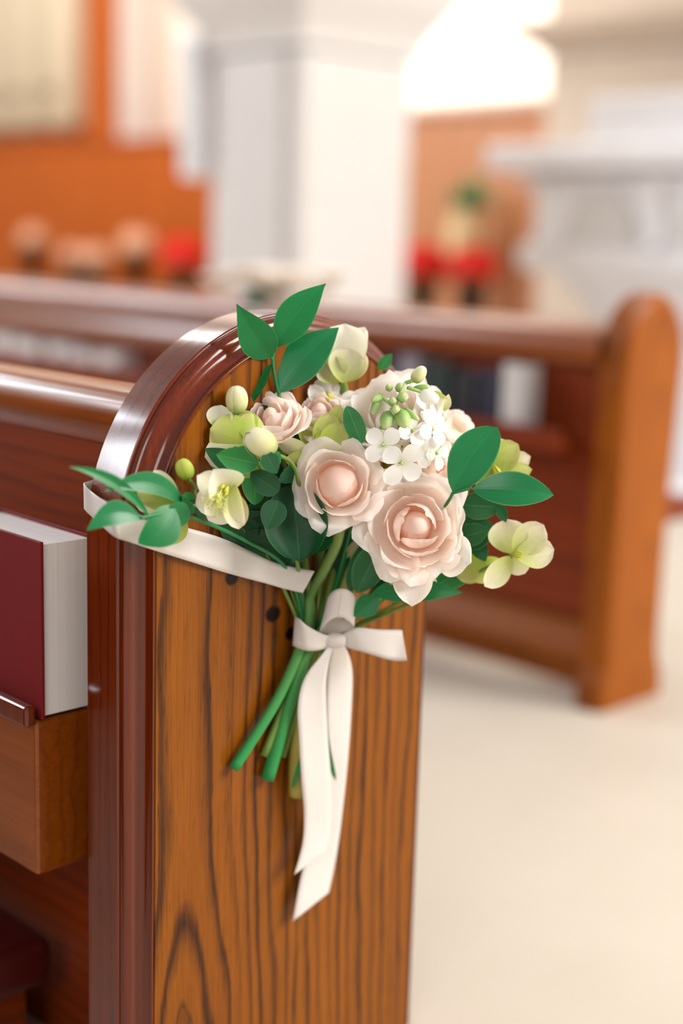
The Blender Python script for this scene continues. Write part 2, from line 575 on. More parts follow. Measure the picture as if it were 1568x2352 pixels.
# shallow pilaster strip on the pier's face
b = MB(); b.box((3.47, PC.y + 0.12, 0.25), (3.5, 4.21 - 0.12, 1.78)); b.build('pilaster', M['pier'], p1, smooth=False, bevel=0.01)
p2 = pier('column', 5.6, 2.4, 6.2, 3.9, 7.0, M['taupe'], 'taupe plaster pier behind the white altar', 2.0, 0.14, 0.42)

# ------------------------------------------------------------------ pews
RAD = W / 2
ZC = HT - RAD


def arch_outline(x0, w, zc, r, off, zb, n=40):
    cx_ = x0 + w / 2
    pts = [(x0 + off, zb), (x0 + off, zb + (zc - zb) * 0.5)]
    for k in range(n + 1):
        a = math.pi - math.pi * k / n
        pts.append((cx_ + (r - off) * math.cos(a), zc + (r - off) * math.sin(a)))
    pts += [(x0 + w - off, zb + (zc - zb) * 0.5), (x0 + w - off, zb)]
    return pts


np_ = empty('church_pew', (W / 2, 0.03, 0), 'varnished oak pew in front with arched end panel carrying the bouquet', 'pew', 'wooden church pews')
bead = [(0.0035 + 0.0105 * (1 - math.cos(k / 7 * math.pi / 2)), -0.001 - 0.0095 * math.sin(k / 7 * math.pi / 2)) for k in range(8)]
cove = [(0.014 + 0.0118 * math.sin(k / 7 * math.pi / 2), -0.0105 - 0.0145 * (1 - math.cos(k / 7 * math.pi / 2))) for k in range(8)]
mo = MB()
for strip_ in ([(0.006, T + 0.004), (0.002, T + 0.003), (0.0, T)], [(0.0, T), (0.0, T * 0.5), (0.0, 0.002)], [(0.0, 0.002), (0.0008, 0.0004), (0.002, 0.0), (0.0035, 0.0)],
               [(0.0035, 0.0), (0.0035, -0.001)], bead, cove, [(0.0258, -0.025), (0.0258, -0.0278), (0.027, -0.0285), (0.0282, -0.0278), (MO, -0.0258)]):
    mo.grid([[(x, yy, z) for x, z in arch_outline(0, W, ZC, RAD, off, ZF, 56)] for off, yy in strip_])
mo.build('edge_moulding', M['trim'], np_)
fa = MB()
o_ = arch_outline(0, W, ZC, RAD, MO, ZF, 56)
front = [(x, -0.0258, z) for x, z in o_]
front2 = [(x + (0.0015 if x < W / 2 else -0.0015), -0.028, z - (0.0015 if z > ZC else 0)) for x, z in o_]
back = [(x, T + 0.004, z) for x, z in arch_outline(0, W, ZC, RAD, 0.006, ZF, 56)]
n_ = len(front)
fa.grid([front, front2])
fa.add(front2, [tuple(range(n_))])
fa.add(back, [tuple(reversed(range(n_)))])
fa.build('end_panel', M['panel'], np_, smooth=False)
YL = 3.4
b = MB(); rows = []
for x, z in [(0.055, 0.755), (0.05, 0.765), (0.045, 0.772), (0.042, 0.785), (0.043, 0.80), (0.05, 0.812), (0.062, 0.819), (0.09, 0.822), (0.11, 0.817), (0.118, 0.80), (0.115, 0.77), (0.105, 0.755)]:
    rows.append([(x + 0.03, T, z - 0.012), (x + 0.03, 0.6, z - 0.012), (x + 0.03, 1.6, z - 0.012), (x + 0.03, YL, z - 0.012)])
b.grid(rows); b.build('cap_rail', M['rail'], np_)
b = MB(); b.box((0.088, T, ZF), (0.113, YL, 0.748)); b.build('back_board', M['board'], np_, smooth=False)
b = MB(); b.box((0.113, T, 0.40), (0.47, YL, 0.435)); b.build('seat', M['board'], np_, smooth=False, bevel=0.008)
rk = MB(); rk.box((-0.038, 0.1, 0.267), (0.088, YL, 0.448)); rkp = rk.build('book_rack', M['rail'], np_, smooth=False, bevel=0.004)
rk = MB(); rk.box((-0.052, 0.098, 0.444), (-0.038, YL, 0.468)); rk.build('rack_lip', M['trim'], np_, smooth=False, bevel=0.004)

rb = np_.copy()  # unseen copy behind, added so the near varnish reflects dark wood
COL.objects.link(rb)
rb.location = (W / 2 - 1.02, 0.03, 0)
rb['label'] = 'unseen oak pew of the row behind, added for dark reflections in the near varnish'
for ch in list(np_.children):
    c2 = ch.copy()
    COL.objects.link(c2)
    c2.parent = rb

# burgundy kneeler folded at the foot of the pew
kn = empty('kneeler', (0.0, 0.3, 0), 'dark red padded kneeler low on the left under the nearest pew', 'kneeler')
b = MB(); b.box((-0.10, 0.2, 0.06), (0.05, 1.6, 0.125)); b.build('pad', plain('burgundy_vinyl', '#4a0d0a', 0.4), kn, bevel=0.02)
b = MB(); b.box((-0.08, 0.24, ZF), (0.03, 0.28, 0.065)); b.build('foot', M['board'], kn, smooth=False)
b = MB(); b.box((-0.08, 1.5, ZF), (0.03, 1.54, 0.065)); b.build('foot', M['board'], kn, smooth=False)


# second pew
FX, FY = 1.583, 0.485
fp = empty('church_pew', (FX + 0.12, FY + 0.04, 0), 'blurred oak pew further up the aisle with rounded end and filled book rack', 'pew', 'wooden church pews')
prof2 = [(0.105, 0.889), (0.16, 0.875)]
def front_end():
    # outline (x offset, z) of the end: round head, slim waist, flared foot
    pts = [(0.0, 0.0), (0.0, 0.06), (0.012, 0.09), (0.014, 0.4), (0.016, 0.70)]
    for k in range(13):
        a = math.pi - math.pi * k / 12
        pts.append((0.127 + 0.107 * math.cos(a), 0.765 + 0.122 * math.sin(a)))
    pts += [(0.232, 0.72), (0.222, 0.55), (0.215, 0.4), (0.214, 0.12), (0.222, 0.08), (0.235, 0.055), (0.237, 0.0)]
    return pts
oe = front_end()
fa = MB()
ys = [(FY + 0.008, 0.006), (FY, 0.0), (FY, 0.0)]
def ins(pts, d):
    cx_, cz_ = 0.12, 0.45
    return [(x + (d if x < cx_ else -d), z - (d if z > cz_ else 0)) for x, z in pts]
r0 = [(FX + x, FY, z) for x, z in ins(oe, 0.012)]
r1 = [(FX + x, FY + 0.012, z) for x, z in oe]
r2 = [(FX + x, FY + 0.065, z) for x, z in oe]
fa.grid([r0, r1, r2], None, 0, True)
fa.add(r0, [tuple(range(len(r0)))])
fa.add(r2, [tuple(reversed(range(len(r2))))])
fa.build('end_panel', M['frontend'], fp, smooth=False)
FL = 4.6
def sweep(parent, name, prof_, y0, y1, mat, smooth=True):
    b_ = MB()
    b_.grid([[(x, y0, z), (x, (y0 + y1) / 2, z), (x, y1, z)] for x, z in prof_])
    return b_.build(name, mat, parent, smooth)
FB = FY + 0.065
sweep(fp, 'cap_rail', [(1.60, 0.735), (1.592, 0.745), (1.588, 0.765), (1.592, 0.79), (1.605, 0.806), (1.63, 0.819), (1.66, 0.823), (1.68, 0.81), (1.685, 0.78), (1.68, 0.74)], FB, FL, M['rail'])
sweep(fp, 'sheen_rail', [(1.625, 0.655), (1.602, 0.662), (1.598, 0.68), (1.606, 0.715), (1.622, 0.742)], 1.25, FL, M['rail'])  # rail added along this stretch, tilted up to catch a window sheen
b = MB(); b.box((1.625, FB, 0.19), (1.65, FL, 0.745)); b.build('back_board', M['board'], fp, smooth=False)
b = MB(); b.box((1.545, FB + 0.05, 0.555), (1.625, FL, 0.575)); b.build('rack_shelf', M['board'], fp, smooth=False, bevel=0.004)
b = MB(); b.box((1.538, FB + 0.05, 0.55), (1.55, FL, 0.60)); b.build('rack_lip', M['board'], fp, smooth=False, bevel=0.003)
sweep(fp, 'bottom_rail', [(1.64, 0.03), (1.64, 0.085), (1.60, 0.09), (1.597, 0.105), (1.61, 0.118), (1.66, 0.185), (1.66, 0.2)], FB, FL, M['frontend'], False)
b = MB(); b.box((1.64, FB, 0.37), (2.05, FL, 0.41)); b.build('seat', M['board'], fp, smooth=False, bevel=0.006)



PS = 1.051
fp.scale = (PS, PS, PS)
fp.location = (1.705 + 0.12 * PS, 0.571 + 0.04 * PS, ZF)


def rack(x, y_, z):
    """a spot given on the unscaled further pew"""
    return fp.location.x + (x - FX - 0.12) * PS, fp.location.y + (y_ - FY - 0.04) * PS, ZF + z * PS


# ------------------------------------------------------------------ hymnals
def book(px, y0, x0, z0, thick, width, height, cover, label, group=None, along='x', tilt=0.0, stamp=False):
    """standing book: boards face -X, fore-edge faces -Y (along='x'); along='y': spine/pages face -X"""
    o = empty('hymnal', (x0, y0, z0), label, 'book', group)
    pg = plain_pages
    c = MB()
    if along == 'x':
        c.box((x0, y0 - 0.003, z0), (x0 + 0.004, y0 + width, z0 + height))
        c.box((x0 + thick - 0.004, y0 - 0.003, z0), (x0 + thick, y0 + width, z0 + height))
        c.box((x0, y0 + width - 0.004, z0), (x0 + thick, y0 + width, z0 + height))
        p = MB(); p.box((x0 + 0.004, y0 + 0.001, z0 + 0.003), (x0 + thick - 0.004, y0 + width - 0.004, z0 + height - 0.004))
    else:
        c.box((x0 - 0.003, y0, z0), (x0 + width, y0 + 0.003, z0 + height))
        c.box((x0 - 0.003, y0 + thick - 0.003, z0), (x0 + width, y0 + thick, z0 + height))
        c.box((x0 - 0.003, y0, z0), (x0, y0 + thick, z0 + height))
        p = MB(); p.box((x0 + 0.001, y0 + 0.003, z0 + 0.003), (x0 + width - 0.003, y0 + thick - 0.003, z0 + height - 0.004))
    c.build('cover', cover, o, smooth=False, bevel=0.001)
    p.build('pages', pg, o, smooth=False)
    if stamp:
        s = MB(); s.box((x0 - 0.0006, y0 + 0.105, z0 + 0.035), (x0, y0 + 0.15, z0 + 0.047)); s.build('gilt_stamp', plain('gilt', '#e6b79a', 0.4), o, smooth=False)
    return o


def pages_mat():
    m = NT('book_pages')
    st = m.noise(m.mapping(m.coord(), (420, 1, 1)), 1.0, 2)
    m.set(Base_Color=m.mix(st, lin('#d8d0cf'), lin('#efe9e6')), Roughness=0.8)
    return m.mat


plain_pages = pages_mat()
redcov = plain('red_cloth', '#720e10', 0.6, 0.25)
book(0, 0.1, -0.031, 0.45, 0.068, 0.19, 0.2, redcov, 'thick red hymnal with white page edges standing in the nearest pew rack', stamp=True)
navy, green_, black_, whitec = plain('navy_cloth', '#12132c', 0.6), plain('green_cloth', '#0f2a22', 0.6), plain('black_cloth', '#15131a', 0.6), plain('white_cloth', '#cfcac8', 0.6)
G = 'hymnals in the rack of the further pew'
book(0, rack(1.56, 0.712, 0.577)[1], rack(1.56, 0.712, 0.577)[0], rack(1.56, 0.712, 0.577)[2], 0.066, 0.055, 0.155, whitec, 'white book at the right end of the further pew rack', G, 'y')
book(0, rack(1.57, 0.782, 0.577)[1], rack(1.57, 0.782, 0.577)[0], rack(1.57, 0.782, 0.577)[2], 0.075, 0.05, 0.135, navy, 'navy book next to the white one in the further rack', G, 'y')
book(0, rack(1.572, 0.862, 0.577)[1], rack(1.572, 0.862, 0.577)[0], rack(1.572, 0.862, 0.577)[2], 0.07, 0.05, 0.128, black_, 'black book between the navy and green ones', G, 'y')
book(0, rack(1.57, 0.937, 0.577)[1], rack(1.57, 0.937, 0.577)[0], rack(1.57, 0.937, 0.577)[2], 0.08, 0.05, 0.14, green_, 'dark green book in the further pew rack', G, 'y')
book(0, rack(1.565, 1.03, 0.577)[1], rack(1.565, 1.03, 0.577)[0], rack(1.565, 1.03, 0.577)[2], 0.06, 0.05, 0.15, plain('grey_cloth', '#8d8890', 0.6), 'grey book beside the dark green one, partly behind flowers', G, 'y')
book(0, rack(1.57, 1.095, 0.577)[1], rack(1.57, 1.095, 0.577)[0], rack(1.57, 1.095, 0.577)[2], 0.06, 0.05, 0.14, navy, 'navy book just right of the pew arch', G, 'y')
lab = ['pale book just left of the arch in the further rack', 'second pale book left of the arch in the further rack', 'third pale book left of the arch in the further rack', 'pale book near the left picture edge in the further rack', 'pale book at the very left edge in the further rack']
for k, (yy, hh) in enumerate(((2.2, 0.055), (2.33, 0.05), (2.46, 0.062), (2.62, 0.06), (2.80, 0.07))):
    # lying flat on the rack
    bx, by, bz = rack(1.551, yy, 0.577)
    ln = 0.11 + 0.05 * (k % 2)
    o = empty('hymnal', (bx, by, bz), lab[k], 'book', G)
    c = MB(); c.box((bx, by, bz), (bx + 0.072, by + ln, bz + 0.003)); c.box((bx, by, bz + hh), (bx + 0.072, by + ln, bz + hh + 0.003)); c.build('cover', whitec, o, smooth=False)
    p = MB(); p.box((bx + 0.002, by + 0.002, bz + 0.003), (bx + 0.071, by + ln - 0.002, bz + hh)); p.build('pages', plain_pages, o, smooth=False)

# ------------------------------------------------------------------ far furnishings
# loudspeaker on the pier
sp = empty('loudspeaker', (3.6, 4.3, 1.23), 'white box loudspeaker fixed to the left of the pier', 'loudspeaker')
b = MB(); b.box((3.44, 4.225, 1.24), (3.72, 4.37, 1.90)); b.build('cabinet', M['marble'], sp, smooth=False, bevel=0.015)
b = MB(); b.box((3.43, 4.24, 1.27), (3.44, 4.355, 1.87)); b.build('grille', plain('grille_white', '#dcdcdd', 0.7), sp, smooth=False, bevel=0.004)

# pipe organ
og = empty('pipe_organ', (6.2, 10, 0), 'pipe organ with pale metal pipes in an orange wooden case', 'organ')
def pxy(px, x=6.2): return hit(px, 150, 0, x).y
b = MB(); b.box((5.97, pxy(258, 5.97), 1.70), (6.04, pxy(192, 5.97), 4.6)); b.build('case_post', M['organ'], og, smooth=False, bevel=0.02)
b = MB(); b.box((5.99, pxy(192), 1.70), (6.3, 11.3, 1.76)); b.build('case_sill', M['organ'], og, smooth=False, bevel=0.02)
b = MB(); b.box((6.44, pxy(192), 1.70), (6.48, 11.3, 4.6)); b.build('case_back', plain('organ_dark_brown', '#7a3c10', 0.6), og, smooth=False)  # dark brown back board behind the pipes
b = MB(); b.box((6.05, pxy(192), 4.3), (6.3, 11.3, 4.6)); b.build('case_cornice', M['organ'], og, smooth=False, bevel=0.02)
pipem = plain('pipe_metal', '#bfae94', 0.55)
pm = None
for k in range(4):
    yy = pxy(145) + k * 0.5
    hgt = 2.3 + 0.2 * math.sin(k * 1.1)
    q = MB(); q.lathe([(0.03, 0), (0.05, 0.02), (0.175, 0.10), (0.185, 0.14), (0.185, hgt), (0.175, hgt), (0.175, hgt - 0.05)], 20, (6.22, yy, 1.76))
    pi_ = q.build('pipe', pipem, og)
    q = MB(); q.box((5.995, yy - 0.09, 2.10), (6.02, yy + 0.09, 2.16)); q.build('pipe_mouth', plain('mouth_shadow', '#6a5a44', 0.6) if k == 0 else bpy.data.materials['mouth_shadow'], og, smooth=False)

# altar
al = empty('altar', (4.9, 2.2, 0), 'white carved marble altar behind the end of the further pew', 'altar')
def abox(name, a, bb, bev=0.012, mat=None):
    q = MB(); q.box(a, bb); return q.build(name, mat or M['marble'], al, smooth=False, bevel=bev)
abox('slab', (4.5, 0.9, 1.32), (5.3, 3.39, 1.44), 0.03)
abox('gradine', (4.72, 1.0, 1.44), (5.3, 2.95, 1.66), 0.02)
abox('body', (4.62, 1.1, 0.86), (5.25, 3.15, 1.32))
q = MB()
rows = []
for x, z, yl in [(4.60, 1.30, 3.19), (4.56, 1.27, 3.22), (4.60, 1.24, 3.18)]:
    rows.append([(x, 1.0, z), (x, yl, z), (5.2, yl, z)])
q.grid(rows); q.build('neck_moulding', M['marble'], al)
q = MB(); rows = []
for k in range(9):
    a = k / 8 * math.pi
    rows.append([(4.62 - 0.05 * math.sin(a), 1.0, 0.92 + 0.07 * math.cos(a)), (4.62 - 0.05 * math.sin(a), 3.17 + 0.03 * math.sin(a), 0.92 + 0.07 * math.cos(a)), (5.2, 3.17 + 0.03 * math.sin(a), 0.92 + 0.07 * math.cos(a))])
q.grid(rows); q.build('base_moulding', M['marble'], al)
q = MB(); rows = []
for k in range(9):
    t = k / 8
    rows.append([(4.66 + 0.1 * t, 1.1, 0.86 - 0.3 * t), (4.66 + 0.1 * t, 3.1 - 0.28 * t ** 0.6, 0.86 - 0.3 * t), (5.2, 3.1 - 0.28 * t ** 0.6, 0.86 - 0.3 * t)])
q.grid(rows); q.build('tapered_foot', M['marble'], al)
abox('pedestal', (4.7, 1.2, ZF), (5.2, 2.83, 0.57), 0.02)
for k in range(3):
    yc = 2.75 - k * 0.62
    q = MB(); rows = []
    for j in range(7):
        t = j / 6
        rows.append([(4.622 - 0.02, yc + 0.2 * math.cos(math.pi * i / 12), 0.98 + 0.26 * t * math.sin(math.pi * i / 12)) for i in range(13)])
    q.grid(rows); q.build('arched_panel', M['pier'], al, smooth=False)
    q = MB(); q.lathe([(0.035, 0), (0.035, 0.03), (0.022, 0.05), (0.022, 0.25), (0.035, 0.28), (0.035, 0.3)], 14, (4.58, yc - 0.31, 0.98)); q.build('colonnette', M['marble'], al)
# altar step
st = MB(); st.box((4.3, 0.4, ZF), (5.58, 3.9, ZF + 0.015)); tag(st.build('trim_3', M['marble'], smooth=False), 'low pale step under the altar', kind='structure')

# long low bench that carries the potted plants
lb = empty('plant_bench', (5.5, 6.8, 0), 'low dark wooden bench holding the potted plants before the panelling', 'bench')
b = MB(); b.box((5.3, 3.98, 0.50), (5.75, 10.2, 0.56)); b.build('top', M['board'], lb, smooth=False, bevel=0.01)
for yy in (4.1, 6.0, 8.0, 10.05):
    b = MB(); b.box((5.33, yy, ZF), (5.72, yy + 0.06, 0.5)); b.build('leg', M['board'], lb, smooth=False)

redm = petal_mat('red_bract', '#a80f0c', '#d81c12', '#e62a18', 0, 0.5, 0.2)
peachm = petal_mat('peach_bract', '#d8946c', '#eeb592', '#f3c6a8', 0, 0.5, 0.25)
potm = plain('dark_pot', '#15130f', 0.6)


def blade_local(L, w, a, b_, nu, nv, bend=0.0, cup=0.0, fold=0.0, curl=0.0, sway=0.0, ruf=0.0, rk=3.0, ph=0.0, scal=0.0, serr=0.0, sn=9, twist=0.0, wmin=0.03):
    """points of a leaf or petal in its own frame: x across, y along, z out of the face"""
    rows, uvs = [], []
    for j in range(nv + 1):
        v = j / nv
        s = math.sin(math.pi * min(max(v, 0.0), 1.0) ** a)
        hw = 0.5 * w * max(abs(s) ** b_, wmin if 0 < j < nv else wmin * 0.5)
        if serr:
            hw *= 1 + serr * ((v * sn) % 1.0 - 0.5)
        row, ur = [], []
        for i in range(nu + 1):
            u = -1 + 2 * i / nu
            tw = twist * (v - 0.3)
            x = u * hw
            z = cup * u * u * hw + fold * abs(u) * hw + ruf * w * math.sin(rk * u * 2 + ph + v * 2) * abs(u) ** 1.5 * v
            x, z = x * math.cos(tw) - z * math.sin(tw), x * math.sin(tw) + z * math.cos(tw)
            z += bend * L * 4 * v * (1 - v) + curl * L * max(0.0, (v - 0.6) / 0.4) ** 2
            yv = L * v + scal * L * math.sin(rk * 2.3 * u + ph) * v ** 5 * (1 - abs(u)) ** 0.3
            row.append((x + sway * L * 4 * v * (1 - v), yv, z))
            ur.append((0.5 + u * 0.5, v))
        rows.append(row); uvs.append(ur)
    return rows, uvs


def frame(base, tip, nrm):
    base, tip = Vector(base), Vector(tip)
    Y = (tip - base).normalized()
    Z = (nrm - Y * nrm.dot(Y)).normalized()
    X = Y.cross(Z)
    return base, X, Y, Z, (tip - base).length


def blade3(name, parent, mat, base, tip, nrm, width, vm=0.45, sharp=0.85, nu=8, nv=14, mb_=None, **kw):
    b0, X, Y, Z, L = frame(base, tip, nrm)
    rows, uvs = blade_local(L, width, math.log(0.5) / math.log(vm), sharp, nu, nv, **kw)
    rows = [[b0 + X * x + Y * y_ + Z * z for x, y_, z in r] for r in rows]
    q = mb_ or MB()
    q.grid(rows, uvs)
    return q if mb_ else q.build(name, mat, parent)


def pblade(name, parent, mat, base, tip, wpx, tilt=0.0, pitch=0.0, **kw):
    """leaf or petal whose base and tip are read off the photograph as (x, y, depth); tilt turns it about its own length"""
    B, T_ = at(*base), at(*tip)
    Y = (T_ - B).normalized()
    n = -ray((base[0] + tip[0]) / 2, (base[1] + tip[1]) / 2).normalized()
    n = (n - Y * n.dot(Y)).normalized()
    n = Matrix.Rotation(math.radians(tilt), 3, Y) @ n
    width = wpx * (base[2] + tip[2]) / 2 / FPX
    return blade3(name, parent, mat, B, T_, n, width, **kw)


def potted(name, loc, zc_, rad, bract, label, cat, group, seed):
    """dark pot with a dome of overlapping coloured bracts above green leaves"""
    rnd = random.Random(seed)
    o = empty(name, loc, label, cat, group)
    x0, y0_, z0 = loc
    hp = max(0.08, zc_ - rad * 0.75 - z0)
    q = MB(); q.lathe([(0.0, 0.0), (0.06, 0.0), (0.08, hp * 0.85), (0.09, hp * 0.85), (0.09, hp), (0.075, hp), (0.0, hp * 0.9)], 18, loc); q.build('pot', potm, o)
    c_ = Vector((x0, y0_, zc_))

    def on(a, e, r):
        return c_ + Vector((math.cos(a) * math.cos(e), math.sin(a) * math.cos(e), math.sin(e))) * r
    for k in range(12):
        a = k * 0.5236 + rnd.random() * 0.3
        blade3('leaf', o, M['dleaf'], on(a, -0.2, rad * 0.7), on(a, -0.85, rad * 1.05), on(a, -0.4, 1.0) - c_, rad * 0.6, nu=4, nv=6, bend=0.06)
    for n, e0, e1, rr_ in ((12, 0.25, -0.5, 1.0), (10, 0.7, 0.0, 0.97), (7, 1.1, 0.4, 0.93), (5, 1.5, 0.8, 0.9)):
        for k in range(n):
            a = 2 * math.pi * k / n + rnd.random() * 0.4
            blade3('bract', o, bract, on(a, e0, rad * rr_ * 0.9), on(a, e1, rad * rr_ * 1.12), on(a, (e0 + e1) / 2, 1.0) - c_, rad * 0.75, nu=4, nv=6, bend=0.08)
    return o


GP = 'potted plants on the low bench'
potted('poinsettia', (5.5, 7.0, 0.56), 0.83, 0.16, redm, 'red poinsettia in dark pot just left of the white pier', 'plant', GP, 1)
potted('poinsettia', (5.45, 4.62, 0.56), 0.84, 0.15, redm, 'red poinsettia in dark pot close to the right of the pier', 'plant', GP, 2)
potted('poinsettia', (5.5, 4.28, 0.56), 0.84, 0.14, redm, 'red poinsettia below the pale vase, furthest from the pier', 'plant', GP, 3)
potted('poinsettia', (5.5, 8.97, 0.56), 0.92, 0.10, peachm, 'leftmost peach poinsettia, tall in its pot', 'plant', GP, 4)
potted('poinsettia', (5.5, 8.41, 0.56), 0.79, 0.095, peachm, 'low peach poinsettia second from the left edge', 'plant', GP, 5)
potted('poinsettia', (5.4, 7.93, 0.56), 0.79, 0.10, peachm, 'low peach poinsettia third from the left edge', 'plant', GP, 6)
potted('poinsettia', (5.55, 7.62, 0.56), 0.90, 0.12, peachm, 'tall peach poinsettia nearest to the red one left of the pier', 'plant', GP, 7)

# pale vase with greenery beyond the red plants
vz = empty('vase', (6.2, 4.95, 0.9), 'pale beige vase of green foliage against the wainscot', 'vase')
vy = hit(1072, 480, 0, 6.2)
vz.location = (6.2, vy.y, 0.0)
q = MB(); q.lathe([(0.0, 0.78), (0.09, 0.78), (0.11, 0.85), (0.125, 1.0), (0.10, 1.12), (0.075, 1.16), (0.085, 1.19)], 20, (6.2, vy.y, 0)); q.build('body', plain('vase_glaze', '#dcc08e', 0.4), vz)
q = MB(); q.lathe([(0.0, ZF), (0.14, ZF), (0.12, 0.05), (0.05, 0.1), (0.04, 0.7), (0.13, 0.74), (0.13, 0.78), (0, 0.78)], 20, (6.2, vy.y, 0)); q.build('stand', M['organ'], vz)
rnd = random.Random(4)
for k in range(26):
    a, e = rnd.random() * 6.28, 0.2 + rnd.random() * 1.2
    d = Vector((math.cos(a) * math.cos(e), math.sin(a) * math.cos(e), math.sin(e)))
    c_ = Vector((6.2, vy.y, 1.18))
    blade3('leaf', vz, M['mleaf'], c_ + d * 0.02, c_ + d * (0.14 + 0.1 * rnd.random()), Vector((-1, 0, 0.6)), 0.07, nu=4, nv=6, bend=0.06)

# ------------------------------------------------------------------ flower builders
CLEAR = 0.008
def rose(name, px, py, depth, rpx, axis, layers, mat, mat_in, seed, label, group='garden roses in the bouquet', stem=None, spin=0.0, extra=None):
    rnd = random.Random(seed)
    Rr = rpx * depth / FPX
    C0 = at(px, py, min(depth, fd(px, py) - 0.75 * Rr))
    o = empty(name, C0, label, 'rose', group)
    Z = vdir(*axis)
    X = (VR - Z * VR.dot(Z)).normalized()
    Yv = Z.cross(X)
    for li, (n, a, b_, h, span, open_) in enumerate(layers):
        for k in range(n):
            ph = spin + 2 * math.pi * (k + 0.43 * li + 0.12 * rnd.uniform(-1, 1)) / n
            sp_ = math.radians(span) * rnd.uniform(0.9, 1.12)
            hh = h * rnd.uniform(0.88, 1.12) + 0.02 * rnd.uniform(-1, 1)
            aa = a * rnd.uniform(0.95, 1.05)
            bb = b_ * rnd.uniform(0.93, 1.1)
            if li == 0 and n == 3 and b_ < 0.1:
                bb, hh, aa = 0.0, h + 0.012 * k, a * (0.93 + 0.06 * k)
            tipp = rnd.uniform(0.02, 0.14)
            rp, rq, rw = rnd.uniform(0, 6.28), rnd.uniform(1.2, 2.4), rnd.uniform(0.6, 1.3)
            if li == 0:
                tipp, rw = 0.0, 0.0
            nu, nv = 14, 12
            rows, uvs = [], []
            if li == 0 and n == 3 and b_ < 0.1:
                ph = spin + 2.1 * k + 0.6
                e1, e2 = X * math.cos(ph) + Yv * math.sin(ph), Yv * math.cos(ph) - X * math.sin(ph)
                for j in range(nv + 1):
                    v = j / nv
                    sx = -0.98 + (1.30 + 0.12 * k) * v
                    hw = 0.95 * math.sqrt(max(0.04, 1 - sx * sx)) * (1.0 if v < 0.6 else math.sqrt(max(0.02, 1 - ((v - 0.6) / 0.4) ** 2)))
                    row, ur = [], []
                    for i in range(nu + 1):
                        u = -1 + 2 * i / nu
                        rho = min(0.995, math.sqrt(sx * sx + (u * hw) ** 2))
                        z_ = -0.25 + (h + 0.22 + 0.028 * k) * math.sqrt(1 - rho * rho) + 0.012 * v * v
                        row.append(C0 + (e1 * sx * a + e2 * u * hw * a + Z * z_) * Rr)
                        ur.append((0.5 + 0.5 * u, 0.25 + 0.75 * v))
                    rows.append(row); uvs.append(ur)
                q = MB(); q.grid(rows, uvs)
                q.build('petal', mat_in, o)
                continue
            for j in range(nv + 1):
                row, ur = [], []
                for i in range(nu + 1):
                    u = -1 + 2 * i / nu
                    # outline: rounded rim with soft ripples and a slight centre point
                    vmax = 1 - 0.22 * abs(u) ** 3.2 + 0.035 * open_ * math.sin(rq * 2.1 * u + rp) + tipp * max(0, 1 - abs(u) * 2.5) * (1 - 0.4 * min(1.0, open_))
                    v = j / nv * vmax
                    p0, p1, p2, p3 = (0.06, -0.36), (aa * 1.15, -0.36), (aa * 1.08, hh * 0.45), (bb, hh)
                    m0, m1, m2, m3 = (1 - v) ** 3, 3 * v * (1 - v) ** 2, 3 * v * v * (1 - v), v ** 3
                    r_ = m0 * p0[0] + m1 * p1[0] + m2 * p2[0] + m3 * p3[0]
                    z_ = m0 * p0[1] + m1 * p1[1] + m2 * p2[1] + m3 * p3[1]
                    # side edges lift off the neighbours, rim rolls outward, waves
                    lip = max(0.0, (v - 0.78) / 0.22) ** 2
                    r_ += 0.05 * open_ * lip * rw + 0.035 * u * (0.4 + v)
                    z_ -= 0.05 * open_ * lip * rw
                    wav = (0.02 + 0.05 * open_) * v ** 3 * (math.sin(rq * u * 2 + rp) + 0.45 * math.sin(rq * 4.7 * u + rp * 2) + 0.25 * math.sin(rq * 9.1 * u + rp * 3))
                    z_ += wav
                    r_ += wav * 0.5
                    wid = sp_ * 0.5 * (0.55 + 0.45 * min(1.0, v * 2.2)) * (1 - 0.1 * v)
                    an = ph + u * wid
                    row.append(C0 + (X * math.cos(an) * r_ + Yv * math.sin(an) * r_ + Z * z_) * Rr)
                    ur.append((0.5 + 0.5 * u, v))
                rows.append(row); uvs.append(ur)
            q = MB(); q.grid(rows, uvs)
            q.build('petal', mat_in if li < 2 else mat, o)
    # green calyx under the cup
    q = MB()
    rows = [[C0 + (X * math.cos(2 * math.pi * i / 12) * r_ + Yv * math.sin(2 * math.pi * i / 12) * r_ + Z * z_) * Rr for i in range(12)] for r_, z_ in ((0.02, -0.72), (0.1, -0.7), (0.13, -0.58), (0.1, -0.45), (0.25, -0.40))]
    q.grid(rows, None, 0, True); q.build('calyx', M['stemo'], o)
    if stem:
        add_stem(o, [C0 - Z * 0.6 * Rr] + [at(*s) for s in stem[0]], stem[1], stem[2])
    return o


def add_stem(o, pts, rpx, mat, name='stem', taper=1.0):
    pts = [tuple(p) for p in pts]
    sm = catmull(pts, max(8, 6 * len(pts)))
    r = rpx * 0.5 * 1.6 / FPX
    q = MB(); q.tube(sm, [r * (taper + (1 - taper) * k / (len(sm) - 1)) for k in range(len(sm))], 9)
    return q.build(name, mat, o)


CUP = [(3, 0.30, 0.03, 0.42, 165, 0.0), (3, 0.44, 0.30, 0.40, 125, 0.2), (4, 0.60, 0.54, 0.36, 110, 0.5), (5, 0.76, 0.80, 0.24, 98, 0.9), (5, 0.84, 0.98, 0.06, 94, 1.2)]
TIE = (728, 1462)


def tie(dx, dy, off):
    return (TIE[0] + dx, TIE[1] + dy, fd(TIE[0] + dx, TIE[1] + dy) - off)


def foot(px, py, off):
    return (px, py, fd(px, py) - off)


